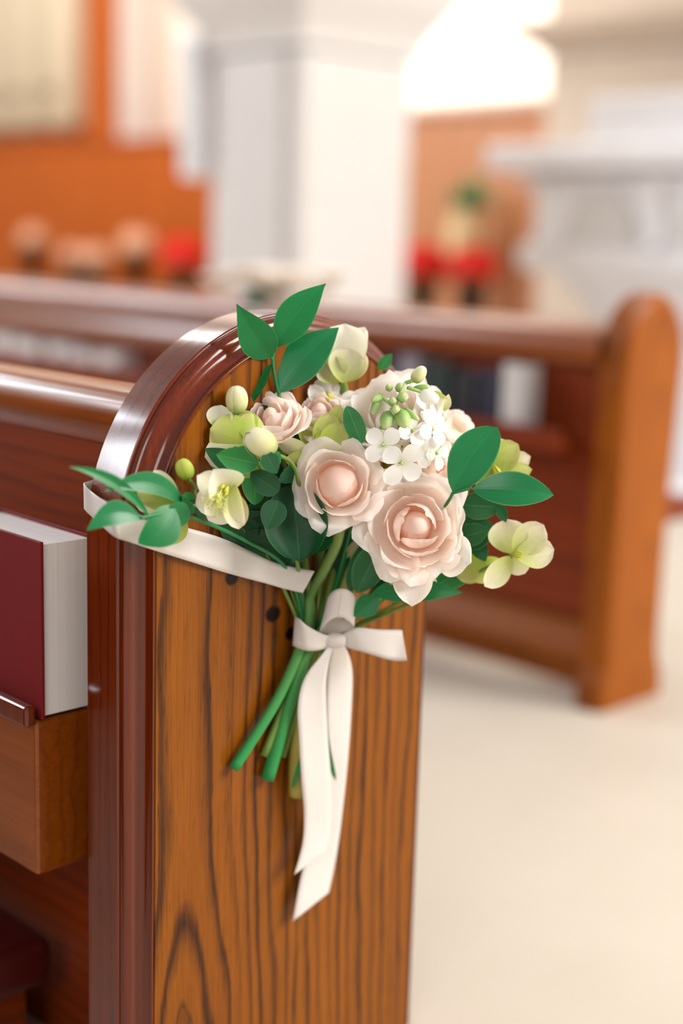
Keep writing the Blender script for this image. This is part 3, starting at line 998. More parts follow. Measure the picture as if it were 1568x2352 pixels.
# hero roses
rose('garden_rose', 955, 1208, 1.535, 116, (0.06, 0.10, 1.0),
     [(3, 0.32, 0.06, 0.30, 160, 0.05), (3, 0.46, 0.30, 0.30, 128, 0.25), (5, 0.62, 0.56, 0.24, 92, 0.6), (5, 0.78, 0.84, 0.08, 92, 1.1), (6, 0.84, 1.04, -0.08, 84, 1.5)],
     M['rose'], M['rose_in'], 11, 'largest blush rose, fully open, lowest of the roses',
     stem=([(930, 1300, 1.60), (850, 1380, 1.64), tie(-2, 4, 0.022), foot(682, 1560, 0.022), foot(614, 1790, 0.012)], 32, M['stemg']))
rose('garden_rose', 776, 1112, 1.53, 96, (-0.02, 0.10, 1.0),
     [(3, 0.50, 0.05, 0.38, 170, 0.0), (3, 0.58, 0.50, 0.26, 104, 0.4), (4, 0.72, 0.78, 0.16, 108, 0.9), (5, 0.84, 1.0, -0.02, 96, 1.3)],
     M['rose'], M['rose_in'], 5, 'blush rose with smooth round centre, left of the largest rose', spin=0.5,
     stem=([(778, 1225, 1.60), (748, 1300, 1.62), (712, 1370, 1.635), tie(-24, -14, 0.022), foot(640, 1600, 0.02), foot(536, 1766, 0.012)], 25, M['stemg']))
# roses at the back
rose('garden_rose', 625, 965, 1.575, 80, (-0.2, 0.75, 0.8), CUP, M['rose'], M['rose_in'], 21, 'small blush rose at the back left beside the cream bud',
     stem=([(660, 1100, 1.6), (705, 1330, 1.64), tie(-20, 0, 0.02), foot(606, 1736, 0.008)], 20, M['stemo']))
rose('garden_rose', 732, 955, 1.58, 80, (0.05, 0.8, 0.75), CUP, M['rose'], M['rose_in'], 22, 'blush rose at the back below the two upright leaves',
     stem=([(735, 1100, 1.6), (735, 1330, 1.65), tie(0, 0, 0.012), foot(648, 1738, 0.006)], 18, M['stemo']))
rose('garden_rose', 893, 955, 1.565, 122, (-0.25, 0.6, 0.8), CUP, M['rose_white'], M['rose_white'], 23, 'large cream rose standing up behind the white florets',
     stem=([(880, 1150, 1.62), (800, 1340, 1.65), tie(25, 0, 0.012), foot(694, 1650, 0.012), foot(685, 1826, 0.010)], 48, M['stemy']))
rose('garden_rose', 1010, 1070, 1.575, 78, (0.35, 0.45, 0.9), CUP, M['rose'], M['rose_in'], 24, 'peach rose tucked between the white florets and right oval leaf',
     stem=([(950, 1250, 1.62), tie(28, 0, 0.008)], 14, M['stemo']))
rose('garden_rose', 1050, 985, 1.60, 55, (0.6, 0.6, 0.7), CUP[2:], M['rose_white'], M['rose_white'], 25, 'white ruffled rose at the upper right edge of the bouquet',
     stem=([(1000, 1150, 1.62), (860, 1360, 1.65), tie(30, 0, 0.005)], 12, M['stemo']))
rose('garden_rose', 950, 1335, 1.585, 48, (-0.1, -0.65, 0.75), CUP[2:], M['rose'], M['rose'], 26, 'small blush rose hanging below the largest rose',
     stem=([(900, 1340, 1.62), (830, 1390, 1.65), tie(25, 3, 0.01)], 10, M['stemo']))
# loose outer petals of the largest rose
big = [o for o in bpy.data.objects if o.name == 'garden_rose'][0]
pblade('petal', big, M['rose_white'], (990, 1255, 1.56), (1080, 1292, 1.545), 100, vm=0.65, sharp=0.5, cup=0.25, ruf=0.05, scal=0.03)
pblade('petal', big, M['rose'], (950, 1270, 1.55), (945, 1392, 1.535), 92, vm=0.55, sharp=0.6, cup=0.35, ruf=0.04, scal=0.02)
pblade('petal', big, M['rose'], (925, 1250, 1.55), (925, 1335, 1.53), 80, vm=0.6, sharp=0.5, cup=0.3, ruf=0.05, scal=0.02)


def hellebore(px, py, depth, label, petals, mat, stem=None, stamens=0, sdir=(0.3, -0.5, 0.7), center=True, cat='hellebore'):
    C0 = at(px, py, depth)
    o = empty('hellebore', C0, label, cat, 'hellebores in the bouquet')
    for p in petals:
        (bx, by, bd), (tx, ty, td), w = p[0], p[1], p[2]
        kw = dict(vm=0.55, sharp=0.55, cup=0.28, ruf=0.03, nu=8, nv=12)
        m_ = mat
        if len(p) > 3:
            k2 = dict(p[3])
            m_ = k2.pop('mat', mat)
            kw.update(k2)
        pblade('petal', o, m_, (bx, by, depth + bd), (tx, ty, depth + td), w, **kw)
    rnd = random.Random(int(px))
    if stamens:
        D = vdir(*sdir)
        A = D.orthogonal().normalized(); B_ = D.cross(A)
        q, q2 = MB(), MB()
        for k in range(stamens):
            a = rnd.uniform(0, 6.28); r = rnd.uniform(0.1, 0.55)
            L = rnd.uniform(0.018, 0.034)
            e = (D + (A * math.cos(a) + B_ * math.sin(a)) * r).normalized()
            p0 = C0 + (A * math.cos(a) + B_ * math.sin(a)) * 0.002
            p1 = C0 + D * L * 0.5 + e * L * 0.2
            p2 = C0 + e * L
            q.tube([p0, p1, p2], [0.0005, 0.0004, 0.0003], 5)
            q2.tube([p2 - e * 0.0012, p2, p2 + e * 0.0012], [0.0003, 0.0009, 0.0003], 6)
        s_ = q.build('stamens', M['stamen'], o); s_['kind'] = 'stuff'
        s_ = q2.build('anthers', M['anther'], o); s_['kind'] = 'stuff'
        q = MB()
        for k in range(7):
            a = 2 * math.pi * k / 7
            c_ = C0 + (A * math.cos(a) + B_ * math.sin(a)) * 0.006
            q.tube([c_, c_ + D * 0.004, c_ + D * 0.008], [0.001, 0.0022, 0.0012], 7)
        q.build('nectaries', M['anther'], o)
    elif center:
        D = vdir(*sdir)
        q = MB()
        for k in range(6):
            a = k * 1.05
            A = D.orthogonal().normalized(); B_ = D.cross(A)
            c_ = C0 + (A * math.cos(a) + B_ * math.sin(a)) * 0.0025
            q.tube([c_, c_ + D * 0.008, c_ + D * 0.014], [0.0018, 0.0014, 0.0005], 6)
        q.build('carpels', M['anther'], o)
    if stem:
        add_stem(o, [at(*s) for s in stem[0]], stem[1], stem[2], taper=0.9)
    return o


# open cream hellebore with stamens
hellebore(512, 1118, 1.462, 'open cream hellebore with long yellow stamens, far left', [
    ((520, 1132, 0.012), (452, 1092, -0.012), 66, dict(cup=0.35)),
    ((528, 1128, 0.010), (490, 1078, -0.018), 92, dict(cup=0.5, bend=0.1)),
    ((528, 1138, 0.014), (448, 1160, 0.004), 72, dict(cup=0.2)),
    ((532, 1142, 0.014), (478, 1196, 0.006), 74, dict(cup=0.2)),
    ((538, 1112, 0.004), (560, 1205, -0.012), 44, dict(cup=0.7, tilt=35, mat=M['limepale'])),
    ((535, 1128, 0.010), (548, 1216, 0.004), 58, dict(cup=0.3, mat=M['limepale'])),
], M['hell'], ([(538, 1122, 1.472), (566, 1088, 1.475), (592, 1062, 1.49), (650, 1200, 1.60), tie(-25, -5, 0.015)], 9, M['stemo']), stamens=46, sdir=(-0.25, -0.62, 0.62))
# lime hellebore seen from behind
hellebore(560, 1010, 1.50, 'lime green hellebore turned away, under the left cream bud', [
    ((575, 1020, 0.0), (482, 985, 0.01), 104, dict(cup=-0.25)),
    ((572, 1015, 0.0), (525, 952, 0.012), 100, dict(cup=-0.2)),
    ((578, 1012, -0.003), (578, 948, 0.01), 70, dict(cup=-0.3, tilt=20)),
    ((575, 1025, 0.0), (470, 1050, 0.012), 84, dict(cup=-0.25, mat=M['limepale'])),
    ((580, 1030, -0.002), (530, 1085, 0.01), 96, dict(cup=-0.2)),
    ((500, 985, 0.03), (508, 930, 0.03), 60, dict(mat=M['hell'])),
], M['lime'], ([(575, 1020, 1.55), (620, 1120, 1.59), tie(-22, 0, 0.01)], 9, M['stemo']), center=False)
hellebore(735, 1025, 1.55, 'lime green hellebore right above the round centred rose', [
    ((728, 1045, 0.0), (702, 955, 0.012), 56, dict(cup=0.3)),
    ((735, 1045, -0.004), (760, 950, 0.008), 62, dict(cup=0.35)),
    ((735, 1048, -0.01), (790, 975, 0.0), 62, dict(cup=0.3)),
    ((722, 1048, -0.008), (636, 1012, -0.004), 42, dict(cup=-0.4, mat=M['limepale'])),
    ((725, 1052, -0.012), (655, 1058, -0.008), 38, dict(cup=-0.3)),
    ((748, 1000, 0.01), (782, 930, 0.014), 34, dict(cup=0.4)),
], M['lime'], ([(730, 1045, 1.56), (745, 1200, 1.61), tie(-5, 0, 0.01)], 9, M['stemo']), sdir=(-0.1, 0.8, 0.6))
hellebore(1135, 1075, 1.585, 'lime and white hellebore behind the right oval leaf', [
    ((1095, 1092, 0.0), (1190, 1020, 0.0), 74, dict(cup=0.35)),
    ((1095, 1100, -0.004), (1222, 1078, -0.006), 56, dict(cup=-0.3)),
    ((1090, 1085, 0.01), (1165, 1012, 0.014), 56, dict(cup=0.2, mat=M['white'])),
    ((1100, 1095, 0.012), (1218, 1048, 0.014), 60, dict(cup=0.2, mat=M['limepale'])),
    ((1080, 1090, 0.0), (1150, 1108, -0.004), 54, dict(cup=-0.2)),
    ((1075, 1050, 0.02), (1045, 1000, 0.02), 44, dict()),
], M['lime'], ([(1090, 1095, 1.59), (1000, 1230, 1.62), tie(25, 0, 0.01)], 10, M['stemo']))
hellebore(1182, 1272, 1.585, 'cream green hellebore at the lower right edge of the bouquet', [
    ((1172, 1272, 0.0), (1162, 1192, 0.0), 92, dict(cup=0.3, ruf=0.05)),
    ((1178, 1268, -0.006), (1248, 1205, -0.010), 78, dict(cup=0.3, tilt=15)),
    ((1182, 1275, -0.008), (1272, 1262, -0.008), 74, dict(cup=0.35, tilt=-10, sway=0.05)),
    ((1178, 1278, 0.0), (1205, 1318, -0.004), 52, dict(cup=0.2)),
    ((1172, 1278, -0.004), (1112, 1347, -0.008), 60, dict(cup=0.35, tilt=-25)),
], M['limepale'], ([(1175, 1275, 1.588), (1128, 1300, 1.60), (1000, 1360, 1.63), tie(28, 5, 0.01)], 10, M['stemo']), sdir=(0.4, 0.0, 0.9))
hellebore(1095, 1285, 1.605, 'lime green hellebore in shade left of the lower right one', [
    ((1110, 1285, 0.0), (1045, 1322, 0.0), 74, dict(cup=-0.2)),
    ((1112, 1285, 0.0), (1090, 1338, 0.0), 72, dict(cup=-0.2)),
    ((1110, 1280, 0.004), (1140, 1330, 0.004), 66, dict(cup=-0.2)),
    ((1105, 1285, 0.006), (1000, 1345, 0.006), 60, dict(cup=-0.2, mat=M['mleaf'])),
], M['lime'], ([(1110, 1285, 1.61), (1000, 1340, 1.63), tie(28, 5, 0.008)], 9, M['stemo']), center=False)
hellebore(400, 1160, fd(400, 1160) - 0.035, 'faded lime hellebore between the drooping leaves at the far left', [
    ((412, 1158, 0.0), (353, 1080, 0.0), 40, dict(cup=0.4, tilt=20, mat=M['limepale'])),
    ((420, 1160, 0.0), (314, 1130, 0.004), 56, dict(cup=-0.25)),
    ((420, 1165, 0.004), (312, 1162, 0.008), 40, dict(cup=-0.2, mat=M['limepale'])),
    ((415, 1172, 0.012), (378, 1250, 0.016), 74, dict(cup=-0.2)),
    ((410, 1172, 0.012), (335, 1232, 0.016), 46, dict(cup=-0.2)),
], M['lime'], ([(420, 1163, 1.505), (470, 1170, 1.53), (600, 1260, 1.58), tie(-28, 0, 0.012)], 9, M['stemo']), center=False)
# white petals showing at the back, above the second back rose
hellebore(750, 905, 1.60, 'white pointed flower at the back behind the blush roses', [
    ((745, 930, 0.0), (735, 868, 0.0), 46), ((748, 930, 0.0), (766, 866, 0.004), 44), ((745, 930, 0.0), (712, 884, 0.004), 40), ((750, 930, 0.0), (782, 905, 0.004), 34),
], M['white'], ([(748, 925, 1.605), (745, 1100, 1.62), tie(0, 0, 0.008)], 8, M['stemo']))
# half open cup shaped flower at the top
hellebore(795, 845, 1.60, 'half open cream cup with lime base at the top of the bouquet', [
    ((792, 878, 0.008), (838, 752, 0.012), 66, dict(cup=0.6, tilt=-30, vm=0.6, mat=M['hell'])),
    ((785, 880, 0.0), (792, 744, 0.0), 108, dict(cup=0.5, vm=0.62, bend=0.08)),
    ((780, 878, -0.004), (746, 826, -0.004), 74, dict(cup=0.5, bend=0.1, mat=M['limepale'])),
    ((790, 878, -0.006), (835, 808, -0.006), 72, dict(cup=0.4, tilt=-20, mat=M['limepale'])),
    ((786, 880, -0.012), (802, 800, -0.008), 84, dict(cup=0.4, mat=M['limepale'])),
], M['hell'], ([(786, 876, 1.60), (792, 930, 1.61), (790, 1150, 1.63), tie(10, 0, 0.008)], 22, M['stemo']), center=False)


def bud(px, py, depth, wpx, hpx, axis, mat, label, stem=None, n=4, seed=1, cat='flower bud'):
    rnd = random.Random(seed)
    C0 = at(px, py, min(depth, fd(px, py) - 0.02))
    o = empty('hellebore_bud', C0, label, cat, 'flower buds in the bouquet')
    Z = vdir(*axis)
    X = (VR - Z * VR.dot(Z)).normalized(); Yv = Z.cross(X)
    rw, rh = wpx * 0.5 * depth / FPX, hpx * 0.5 * depth / FPX
    for k in range(n):
        ph = 2 * math.pi * k / n + rnd.uniform(-0.2, 0.2) - 1.2
        rows, uvs = [], []
        for j in range(13):
            row, ur = [], []
            for i in range(11):
                u = -1 + i / 5
                v = j / 12 * (1 - 0.16 * abs(u) ** 2.5)
                th = math.pi * (0.03 + 0.95 * v)
                r_ = rw * math.sin(th) ** 0.85 * (1 + 0.07 * u + 0.02 * k / n)
                z_ = -rh * math.cos(th)
                an = ph + u * 1.15
                row.append(C0 + X * math.cos(an) * r_ + Yv * math.sin(an) * r_ + Z * z_)
                ur.append((0.5 + 0.5 * u, v))
            rows.append(row); uvs.append(ur)
        q = MB(); q.grid(rows, uvs); q.build('petal', mat, o)
    if stem:
        add_stem(o, [C0 - Z * rh * 0.95] + [at(*s) for s in stem[0]], stem[1], stem[2])
    return o


bud(543, 919, 1.57, 48, 64, (0.0, 1.0, 0.15), M['bud'], 'upright cream bud with green base at the upper left', ([(548, 990, 1.575), (600, 1150, 1.6), tie(-25, 0, 0.008)], 8, M['stemo']), seed=2)
bud(424, 1078, 1.505, 40, 50, (-0.35, 0.9, 0.2), M['limebud'], 'small lime green bud furthest to the left', ([(448, 1118, 1.51), (462, 1150, 1.53), (600, 1260, 1.59), tie(-28, 0, 0.01)], 8, M['stemo']), seed=3)
bud(598, 1017, 1.475, 68, 84, (-0.75, 0.45, 0.45), M['bud'], 'plump cream bud leaning left in the middle of the greenery', ([(638, 1044, 1.485), (680, 1085, 1.52), (700, 1250, 1.61), tie(-15, 0, 0.012)], 9, M['stemo']), seed=4, n=3)

# white star florets and buds on one spike
sk = empty('stock_spike', at(905, 960, 1.53), 'spike of small white florets and green buds above the largest rose', 'stock flower', 'white florets in the bouquet')


def floret(px, py, d, rpx, axis, spin, closed=0.0):
    C0 = at(px, py, d)
    Z = vdir(*axis)
    X = (VR - Z * VR.dot(Z)).normalized(); Yv = Z.cross(X)
    R_ = rpx * d / FPX
    f = empty('floret', C0 - Vector(sk.location)); f.parent = sk
    ct = MB(); ct.tube([C0 - Z * 0.006, C0 + Z * 0.001, C0 + Z * 0.003], [0.0015, 0.0022, 0.0012], 8)
    fo = ct.build('eye', M['budgreen'], None)
    bpy.data.objects.remove(f)
    fo.name = 'floret'; fo.parent = sk
    fo.data.transform(Matrix.Translation(-Vector(sk.location)))
    for k in range(4):
        a = spin + k * math.pi / 2 + random.uniform(-0.15, 0.15)
        dv = X * math.cos(a) + Yv * math.sin(a)
        tip = C0 + dv * R_ * random.uniform(0.92, 1.08) + Z * R_ * (0.1 + closed)
        q = blade3('petal', None, None, C0 + dv * 0.001, tip, Z - dv * 0.2, R_ * 0.78, vm=0.6, sharp=0.5, nu=6, nv=9, cup=0.12, bend=0.06, ruf=0.02, mb_=MB())
        q.v = [p - Vector(sk.location) for p in q.v]
        po = q.build('petal', M['white'], None)
        po.parent = fo


for a_ in ((880, 1022, 1.505, 52, (-0.25, 0.1, 1), 0.75), (922, 1062, 1.51, 58, (0.1, -0.35, 0.9), 0.95), (948, 990, 1.53, 44, (0.3, 0.25, 0.9), 0.2),
           (992, 985, 1.54, 46, (0.6, 0.2, 0.8), 0.6), (962, 1030, 1.535, 48, (0.45, -0.1, 0.9), 0.4), (1002, 1040, 1.55, 40, (0.7, -0.1, 0.7), 0.1), (905, 1100, 1.55, 40, (-0.1, -0.6, 0.8), 0.5),
           (985, 948, 1.55, 42, (0.5, 0.5, 0.7), 0.9)):
    floret(*a_)


def sbud(px, py, d, w, h, axis, mat):
    C0 = at(px, py, d)
    Z = vdir(*axis); X = (VR - Z * VR.dot(Z)).normalized(); Yv = Z.cross(X)
    rw, rh = w * 0.5 * d / FPX, h * 0.5 * d / FPX
    rows, uvs = [], []
    for j in range(9):
        th = math.pi * (0.02 + 0.96 * j / 8)
        rr_ = rw * math.sin(th) ** 0.8 * (1.12 - 0.3 * j / 8)
        rows.append([C0 + (X * math.cos(a) + Yv * math.sin(a)) * rr_ * (1 + 0.09 * math.cos(4 * a)) - Z * rh * math.cos(th) for a in [2 * math.pi * i / 12 for i in range(12)]])
        uvs.append([(i / 12, j / 8) for i in range(12)])
    q = MB(); q.grid(rows, uvs, 0, True); q.build('bud', mat, sk)


for a_ in ((962, 860, 1.53, 30, 44, (0.6, 0.8, 0.1), M['bud']), (986, 912, 1.53, 36, 48, (0.85, -0.3, 0.4), M['white']), (902, 922, 1.515, 22, 24, (0, 0.2, 1), M['budgreen']),
           (925, 912, 1.515, 26, 28, (0.5, 0.1, 0.9), M['budgreen']), (888, 965, 1.51, 30, 46, (-0.15, -0.9, 0.4), M['budgreen']), (925, 962, 1.51, 36, 46, (0.3, -0.9, 0.4), M['budgreen']),
           (866, 915, 1.53, 22, 34, (-0.6, -0.3, 0.5), M['budgreen']), (893, 890, 1.53, 16, 18, (-0.2, 0.8, 0.4), M['budgreen']), (918, 890, 1.53, 20, 24, (0.2, 0.9, 0.3), M['budgreen']),
           (862, 935, 1.53, 20, 40, (-0.3, -0.9, 0.3), M['budgreen']), (945, 952, 1.515, 16, 46, (0.7, -0.6, 0.3), M['budgreen']), (968, 890, 1.535, 16, 40, (0.9, 0.1, 0.3), M['budgreen']),
           (908, 940, 1.505, 22, 24, (0.0, -0.3, 1), M['budgreen'])):
    sbud(*a_)
for b_, t_, w in (((868, 905, 1.53), (905, 935, 1.53), 8), ((905, 935, 1.52), (930, 880, 1.53), 8), ((930, 880, 1.53), (955, 872, 1.53), 9), ((935, 890, 1.53), (968, 900, 1.535), 8), ((872, 990, 1.53), (905, 930, 1.52), 9)):
    add_stem(sk, [at(*b_), (at(*b_) + at(*t_)) / 2, at(*t_)], w, M['budgreen'], 'stalk')
add_stem(sk, [at(905, 930, 1.525), at(920, 1000, 1.55), at(890, 1200, 1.60), at(*tie(15, 0, 0.02))], 12, M['stemo'])
pblade('sepal', sk, M['limepale'], (1015, 945, 1.56), (1030, 905, 1.555), 26, cup=0.5, tilt=30)
pblade('sepal', sk, M['lime'], (990, 900, 1.56), (1028, 915, 1.555), 22, cup=0.5, tilt=30)


# ------------------------------------------------------------------ greenery
def sprig(label, leaves, stems, mat, smat, cat='leaf sprig'):
    b0 = stems[0][0][0] if stems else leaves[0][0]
    o = empty('leaf_sprig', at(*b0), label, cat, 'green sprigs in the bouquet')
    for lf in leaves:
        kw = dict(vm=0.42, sharp=0.85, fold=0.12, nu=8, nv=16)
        m_ = mat
        if len(lf) > 3:
            k2 = dict(lf[3]); m_ = k2.pop('mat', mat); kw.update(k2)
        pblade('leaf', o, m_, lf[0], lf[1], lf[2], **kw)
    for s in stems:
        add_stem(o, [at(*p) for p in s[0]], s[1], smat, taper=0.9)
    return o


sprig('upright leafy sprig with four pointed leaves against the pew arch', [
    ((622, 822, 1.56), (543, 698, 1.55), 84, dict(vm=0.36, sharp=1.05, sway=-0.02, bend=0.04)),
    ((633, 797, 1.56), (748, 651, 1.545), 84, dict(vm=0.42, sharp=1.05, sway=-0.06, bend=0.04, tilt=10)),
    ((640, 902, 1.565), (778, 752, 1.575), 98, dict(vm=0.45, sharp=0.95, sway=-0.04, bend=0.05, tilt=-15, mat=M['leafb'])),
    ((624, 835, 1.562), (582, 924, 1.57), 40, dict(vm=0.5, tilt=40, sway=0.08)),
], [([(640, 905, 1.575), (628, 850, 1.565), (627, 815, 1.56), (634, 795, 1.56)], 8), ([(640, 905, 1.575), (680, 1100, 1.6), tie(-10, 0, 0.008)], 8), ([(627, 830, 1.562), (622, 820, 1.56)], 6)], M['leaf'], M['stem'])
sprig('sprig with two oval leaves reaching out to the right', [
    ((1039, 1130, 1.52), (1140, 982, 1.525), 104, dict(vm=0.52, sharp=0.6, sway=-0.07, bend=0.04, tilt=12, curl=0.04, mat=M['leafb'])),
    ((1084, 1124, 1.515), (1271, 1137, 1.51), 84, dict(vm=0.48, sharp=0.75, bend=0.07, tilt=-18, fold=0.2, sway=-0.01, mat=M['leafb'])),
], [([(1084, 1120, 1.516), (1062, 1126, 1.518), (1040, 1132, 1.522)], 8), ([(1040, 1132, 1.522), (1010, 1180, 1.56), (880, 1360, 1.64), tie(25, 0, 0.01)], 8)], M['leaf'], M['stem'])
def lg(px, py, off):
    return (px, py, fd(px, py) - off)


sprig('trailing sprig with slender leaves drooping over the ribbon at the left', [
    (lg(342, 1186, 0.045), lg(158, 1072, 0.03), 30, dict(vm=0.45, sharp=0.9, sway=0.10, fold=0.3, tilt=15)),
    (lg(432, 1172, 0.04), lg(240, 1128, 0.035), 50, dict(vm=0.5, sway=0.17, bend=0.05, tilt=10, mat=M['leafb'])),
    (lg(325, 1190, 0.05), lg(199, 1219, 0.04), 58, dict(vm=0.45, sway=0.18, bend=0.06, mat=M['leafb'])),
    (lg(400, 1164, 0.05), lg(317, 1249, 0.05), 86, dict(vm=0.45, sharp=0.75, sway=-0.12, bend=0.05, tilt=-10)),
    (lg(384, 1172, 0.05), lg(436, 1192, 0.05), 60, dict(vm=0.45, sharp=0.6)),
    (lg(445, 1180, 0.045), lg(418, 1140, 0.045), 22, dict()),
    (lg(418, 1138, 0.045), lg(452, 1142, 0.045), 18, dict()),
], [([lg(322, 1190, 0.05), lg(365, 1182, 0.05), lg(430, 1185, 0.045), lg(560, 1240, 0.03), lg(660, 1310, 0.02), tie(-28, -5, 0.015)], 9), ([lg(340, 1180, 0.045), lg(334, 1192, 0.046)], 7)], M['leaf'], M['stem'])
sprig('low sprig with pointed leaf poking out beneath the largest rose', [
    ((855, 1362, 1.60), (1062, 1361, 1.575), 56, dict(vm=0.42, sway=-0.03, bend=0.05)),
    ((870, 1368, 1.605), (812, 1416, 1.61), 54, dict(vm=0.45)),
    ((818, 1362, 1.605), (880, 1240, 1.60), 74, dict(vm=0.5, sharp=0.7, mat=M['dleaf'], cup=0.2)),
    ((842, 1352, 1.615), (905, 1260, 1.62), 60, dict(mat=M['dleaf'])),
    ((800, 1355, 1.62), (845, 1230, 1.62), 40, dict(mat=M['dleaf'])),
], [([(860, 1362, 1.60), (820, 1390, 1.62), tie(20, 0, 0.02)], 8)], M['leaf'], M['stem'])
sprig('single upright leaf between the lime hellebore and the cream rose', [
    ((832, 1022, 1.54), (796, 932, 1.545), 48, dict(vm=0.5, sharp=0.6, mat=M['mleaf'])),
], [([(832, 1022, 1.54), (828, 1120, 1.58), tie(12, 0, 0.01)], 6)], M['mleaf'], M['stem'])
sprig('serrated green leaves around the plump cream bud', [
    ((594, 1066, 1.475), (496, 1044, 1.465), 66, dict(serr=0.14, sn=9, cup=0.15, mat=M['mleaf'])),
    ((608, 1040, 1.468), (636, 1088, 1.465), 46, dict(serr=0.15, sn=6, mat=M['dleaf'])),
    ((642, 1038, 1.475), (604, 1078, 1.47), 38, dict(serr=0.15, sn=6, mat=M['mleaf'])),
    ((585, 1070, 1.53), (585, 1160, 1.535), 60, dict(sharp=0.6, cup=0.2, mat=M['mleaf'])),
    ((700, 1070, 1.545), (638, 1108, 1.535), 42, dict(serr=0.15, sn=6)),
    ((670, 1015, 1.555), (640, 955, 1.56), 34, dict(tilt=30)),
    ((690, 1055, 1.56), (665, 980, 1.565), 40, dict(tilt=-20)),
    ((560, 1080, 1.50), (470, 1030, 1.505), 50, dict()),
    ((560, 1090, 1.50), (480, 1066, 1.505), 40, dict(mat=M['mleaf'])),
    ((640, 1130, 1.50), (575, 1085, 1.50), 56, dict(mat=M['xleaf'], sharp=0.6)),
    ((640, 1150, 1.515), (612, 1215, 1.505), 60, dict(mat=M['xleaf'], sharp=0.6)),
], [([(595, 1062, 1.51), (640, 1150, 1.56), tie(-20, 0, 0.012)], 7)], M['dleaf'], M['stem'])
sprig('broad dark green cupped leaf below the round centred rose', [
    ((672, 1112, 1.55), (688, 1292, 1.535), 146, dict(vm=0.52, sharp=0.5, cup=0.42, ruf=0.06, nu=14, nv=18, fold=0.0, curl=0.08, mat=M['xleaf'])),
    ((745, 1200, 1.56), (722, 1270, 1.555), 64, dict(vm=0.5, sharp=0.6, cup=0.3)),
    ((728, 1205, 1.535), (748, 1235, 1.53), 16, dict(mat=M['mleaf'])),
], [([(680, 1280, 1.56), (690, 1340, 1.62), tie(-30, -20, 0.012)], 10)], M['dleaf'], M['stemo'])
sprig('filler leaves coloured dark as shade behind the open hellebore', [  # shade inside the bouquet is put into the dark leaf colour
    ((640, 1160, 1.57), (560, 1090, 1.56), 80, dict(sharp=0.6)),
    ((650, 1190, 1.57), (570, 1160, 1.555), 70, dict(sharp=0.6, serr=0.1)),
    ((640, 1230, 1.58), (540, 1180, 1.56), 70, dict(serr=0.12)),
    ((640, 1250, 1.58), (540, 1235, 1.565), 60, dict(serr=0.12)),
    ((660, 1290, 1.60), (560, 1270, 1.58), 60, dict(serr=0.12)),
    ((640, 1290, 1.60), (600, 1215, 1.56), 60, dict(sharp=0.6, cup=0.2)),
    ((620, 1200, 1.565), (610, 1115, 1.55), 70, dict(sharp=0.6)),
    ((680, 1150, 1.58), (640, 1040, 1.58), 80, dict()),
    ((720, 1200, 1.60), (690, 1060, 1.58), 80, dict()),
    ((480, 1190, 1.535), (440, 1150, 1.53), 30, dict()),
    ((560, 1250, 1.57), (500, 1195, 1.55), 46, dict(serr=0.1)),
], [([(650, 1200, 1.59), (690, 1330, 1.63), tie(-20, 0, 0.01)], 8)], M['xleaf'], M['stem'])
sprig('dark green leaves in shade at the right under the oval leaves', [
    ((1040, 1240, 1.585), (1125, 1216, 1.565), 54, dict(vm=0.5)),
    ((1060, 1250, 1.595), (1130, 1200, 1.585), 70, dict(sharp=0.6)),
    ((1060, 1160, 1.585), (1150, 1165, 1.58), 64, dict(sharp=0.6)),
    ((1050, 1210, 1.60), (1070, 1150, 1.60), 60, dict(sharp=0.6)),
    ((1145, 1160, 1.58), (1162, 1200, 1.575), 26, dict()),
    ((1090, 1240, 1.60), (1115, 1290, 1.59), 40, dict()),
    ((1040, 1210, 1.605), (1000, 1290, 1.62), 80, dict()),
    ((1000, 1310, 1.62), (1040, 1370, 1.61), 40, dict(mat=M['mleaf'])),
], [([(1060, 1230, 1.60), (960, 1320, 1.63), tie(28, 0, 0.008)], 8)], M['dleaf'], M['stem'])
sprig('inner leaves coloured dark as shade between the two blush roses and the stems', [  # dark leaf colour stands in for shade among the stems
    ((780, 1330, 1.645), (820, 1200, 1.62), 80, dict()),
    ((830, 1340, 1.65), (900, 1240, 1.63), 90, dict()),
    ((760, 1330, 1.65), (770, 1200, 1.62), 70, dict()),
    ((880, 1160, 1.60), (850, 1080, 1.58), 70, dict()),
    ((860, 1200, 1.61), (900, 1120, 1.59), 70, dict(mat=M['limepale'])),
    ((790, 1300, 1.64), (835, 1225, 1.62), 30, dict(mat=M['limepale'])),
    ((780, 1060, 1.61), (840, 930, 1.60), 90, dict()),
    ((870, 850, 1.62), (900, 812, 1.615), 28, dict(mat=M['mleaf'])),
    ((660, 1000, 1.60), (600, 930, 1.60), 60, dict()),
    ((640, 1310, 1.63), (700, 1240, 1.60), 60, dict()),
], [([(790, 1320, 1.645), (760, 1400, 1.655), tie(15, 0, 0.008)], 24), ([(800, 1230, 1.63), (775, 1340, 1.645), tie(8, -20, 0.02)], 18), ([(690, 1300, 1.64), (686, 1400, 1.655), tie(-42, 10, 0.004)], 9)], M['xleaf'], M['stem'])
sprig('thin grass blades showing below the bow beside the ribbon tails', [
    ((742, 1560, fd(742, 1560) - 0.045), (771, 1794, fd(771, 1794) - 0.040), 14, dict(vm=0.6, sharp=0.35, sway=0.04)),
    ((700, 1720, fd(700, 1720) - 0.035), (670, 1812, fd(670, 1812) - 0.025), 12, dict(vm=0.5, sharp=0.35)),
], [([tie(15, 20, 0.03), (738, 1540, fd(738, 1540) - 0.045), (744, 1580, fd(744, 1580) - 0.045)], 6)], M['mleaf'], M['stem'])

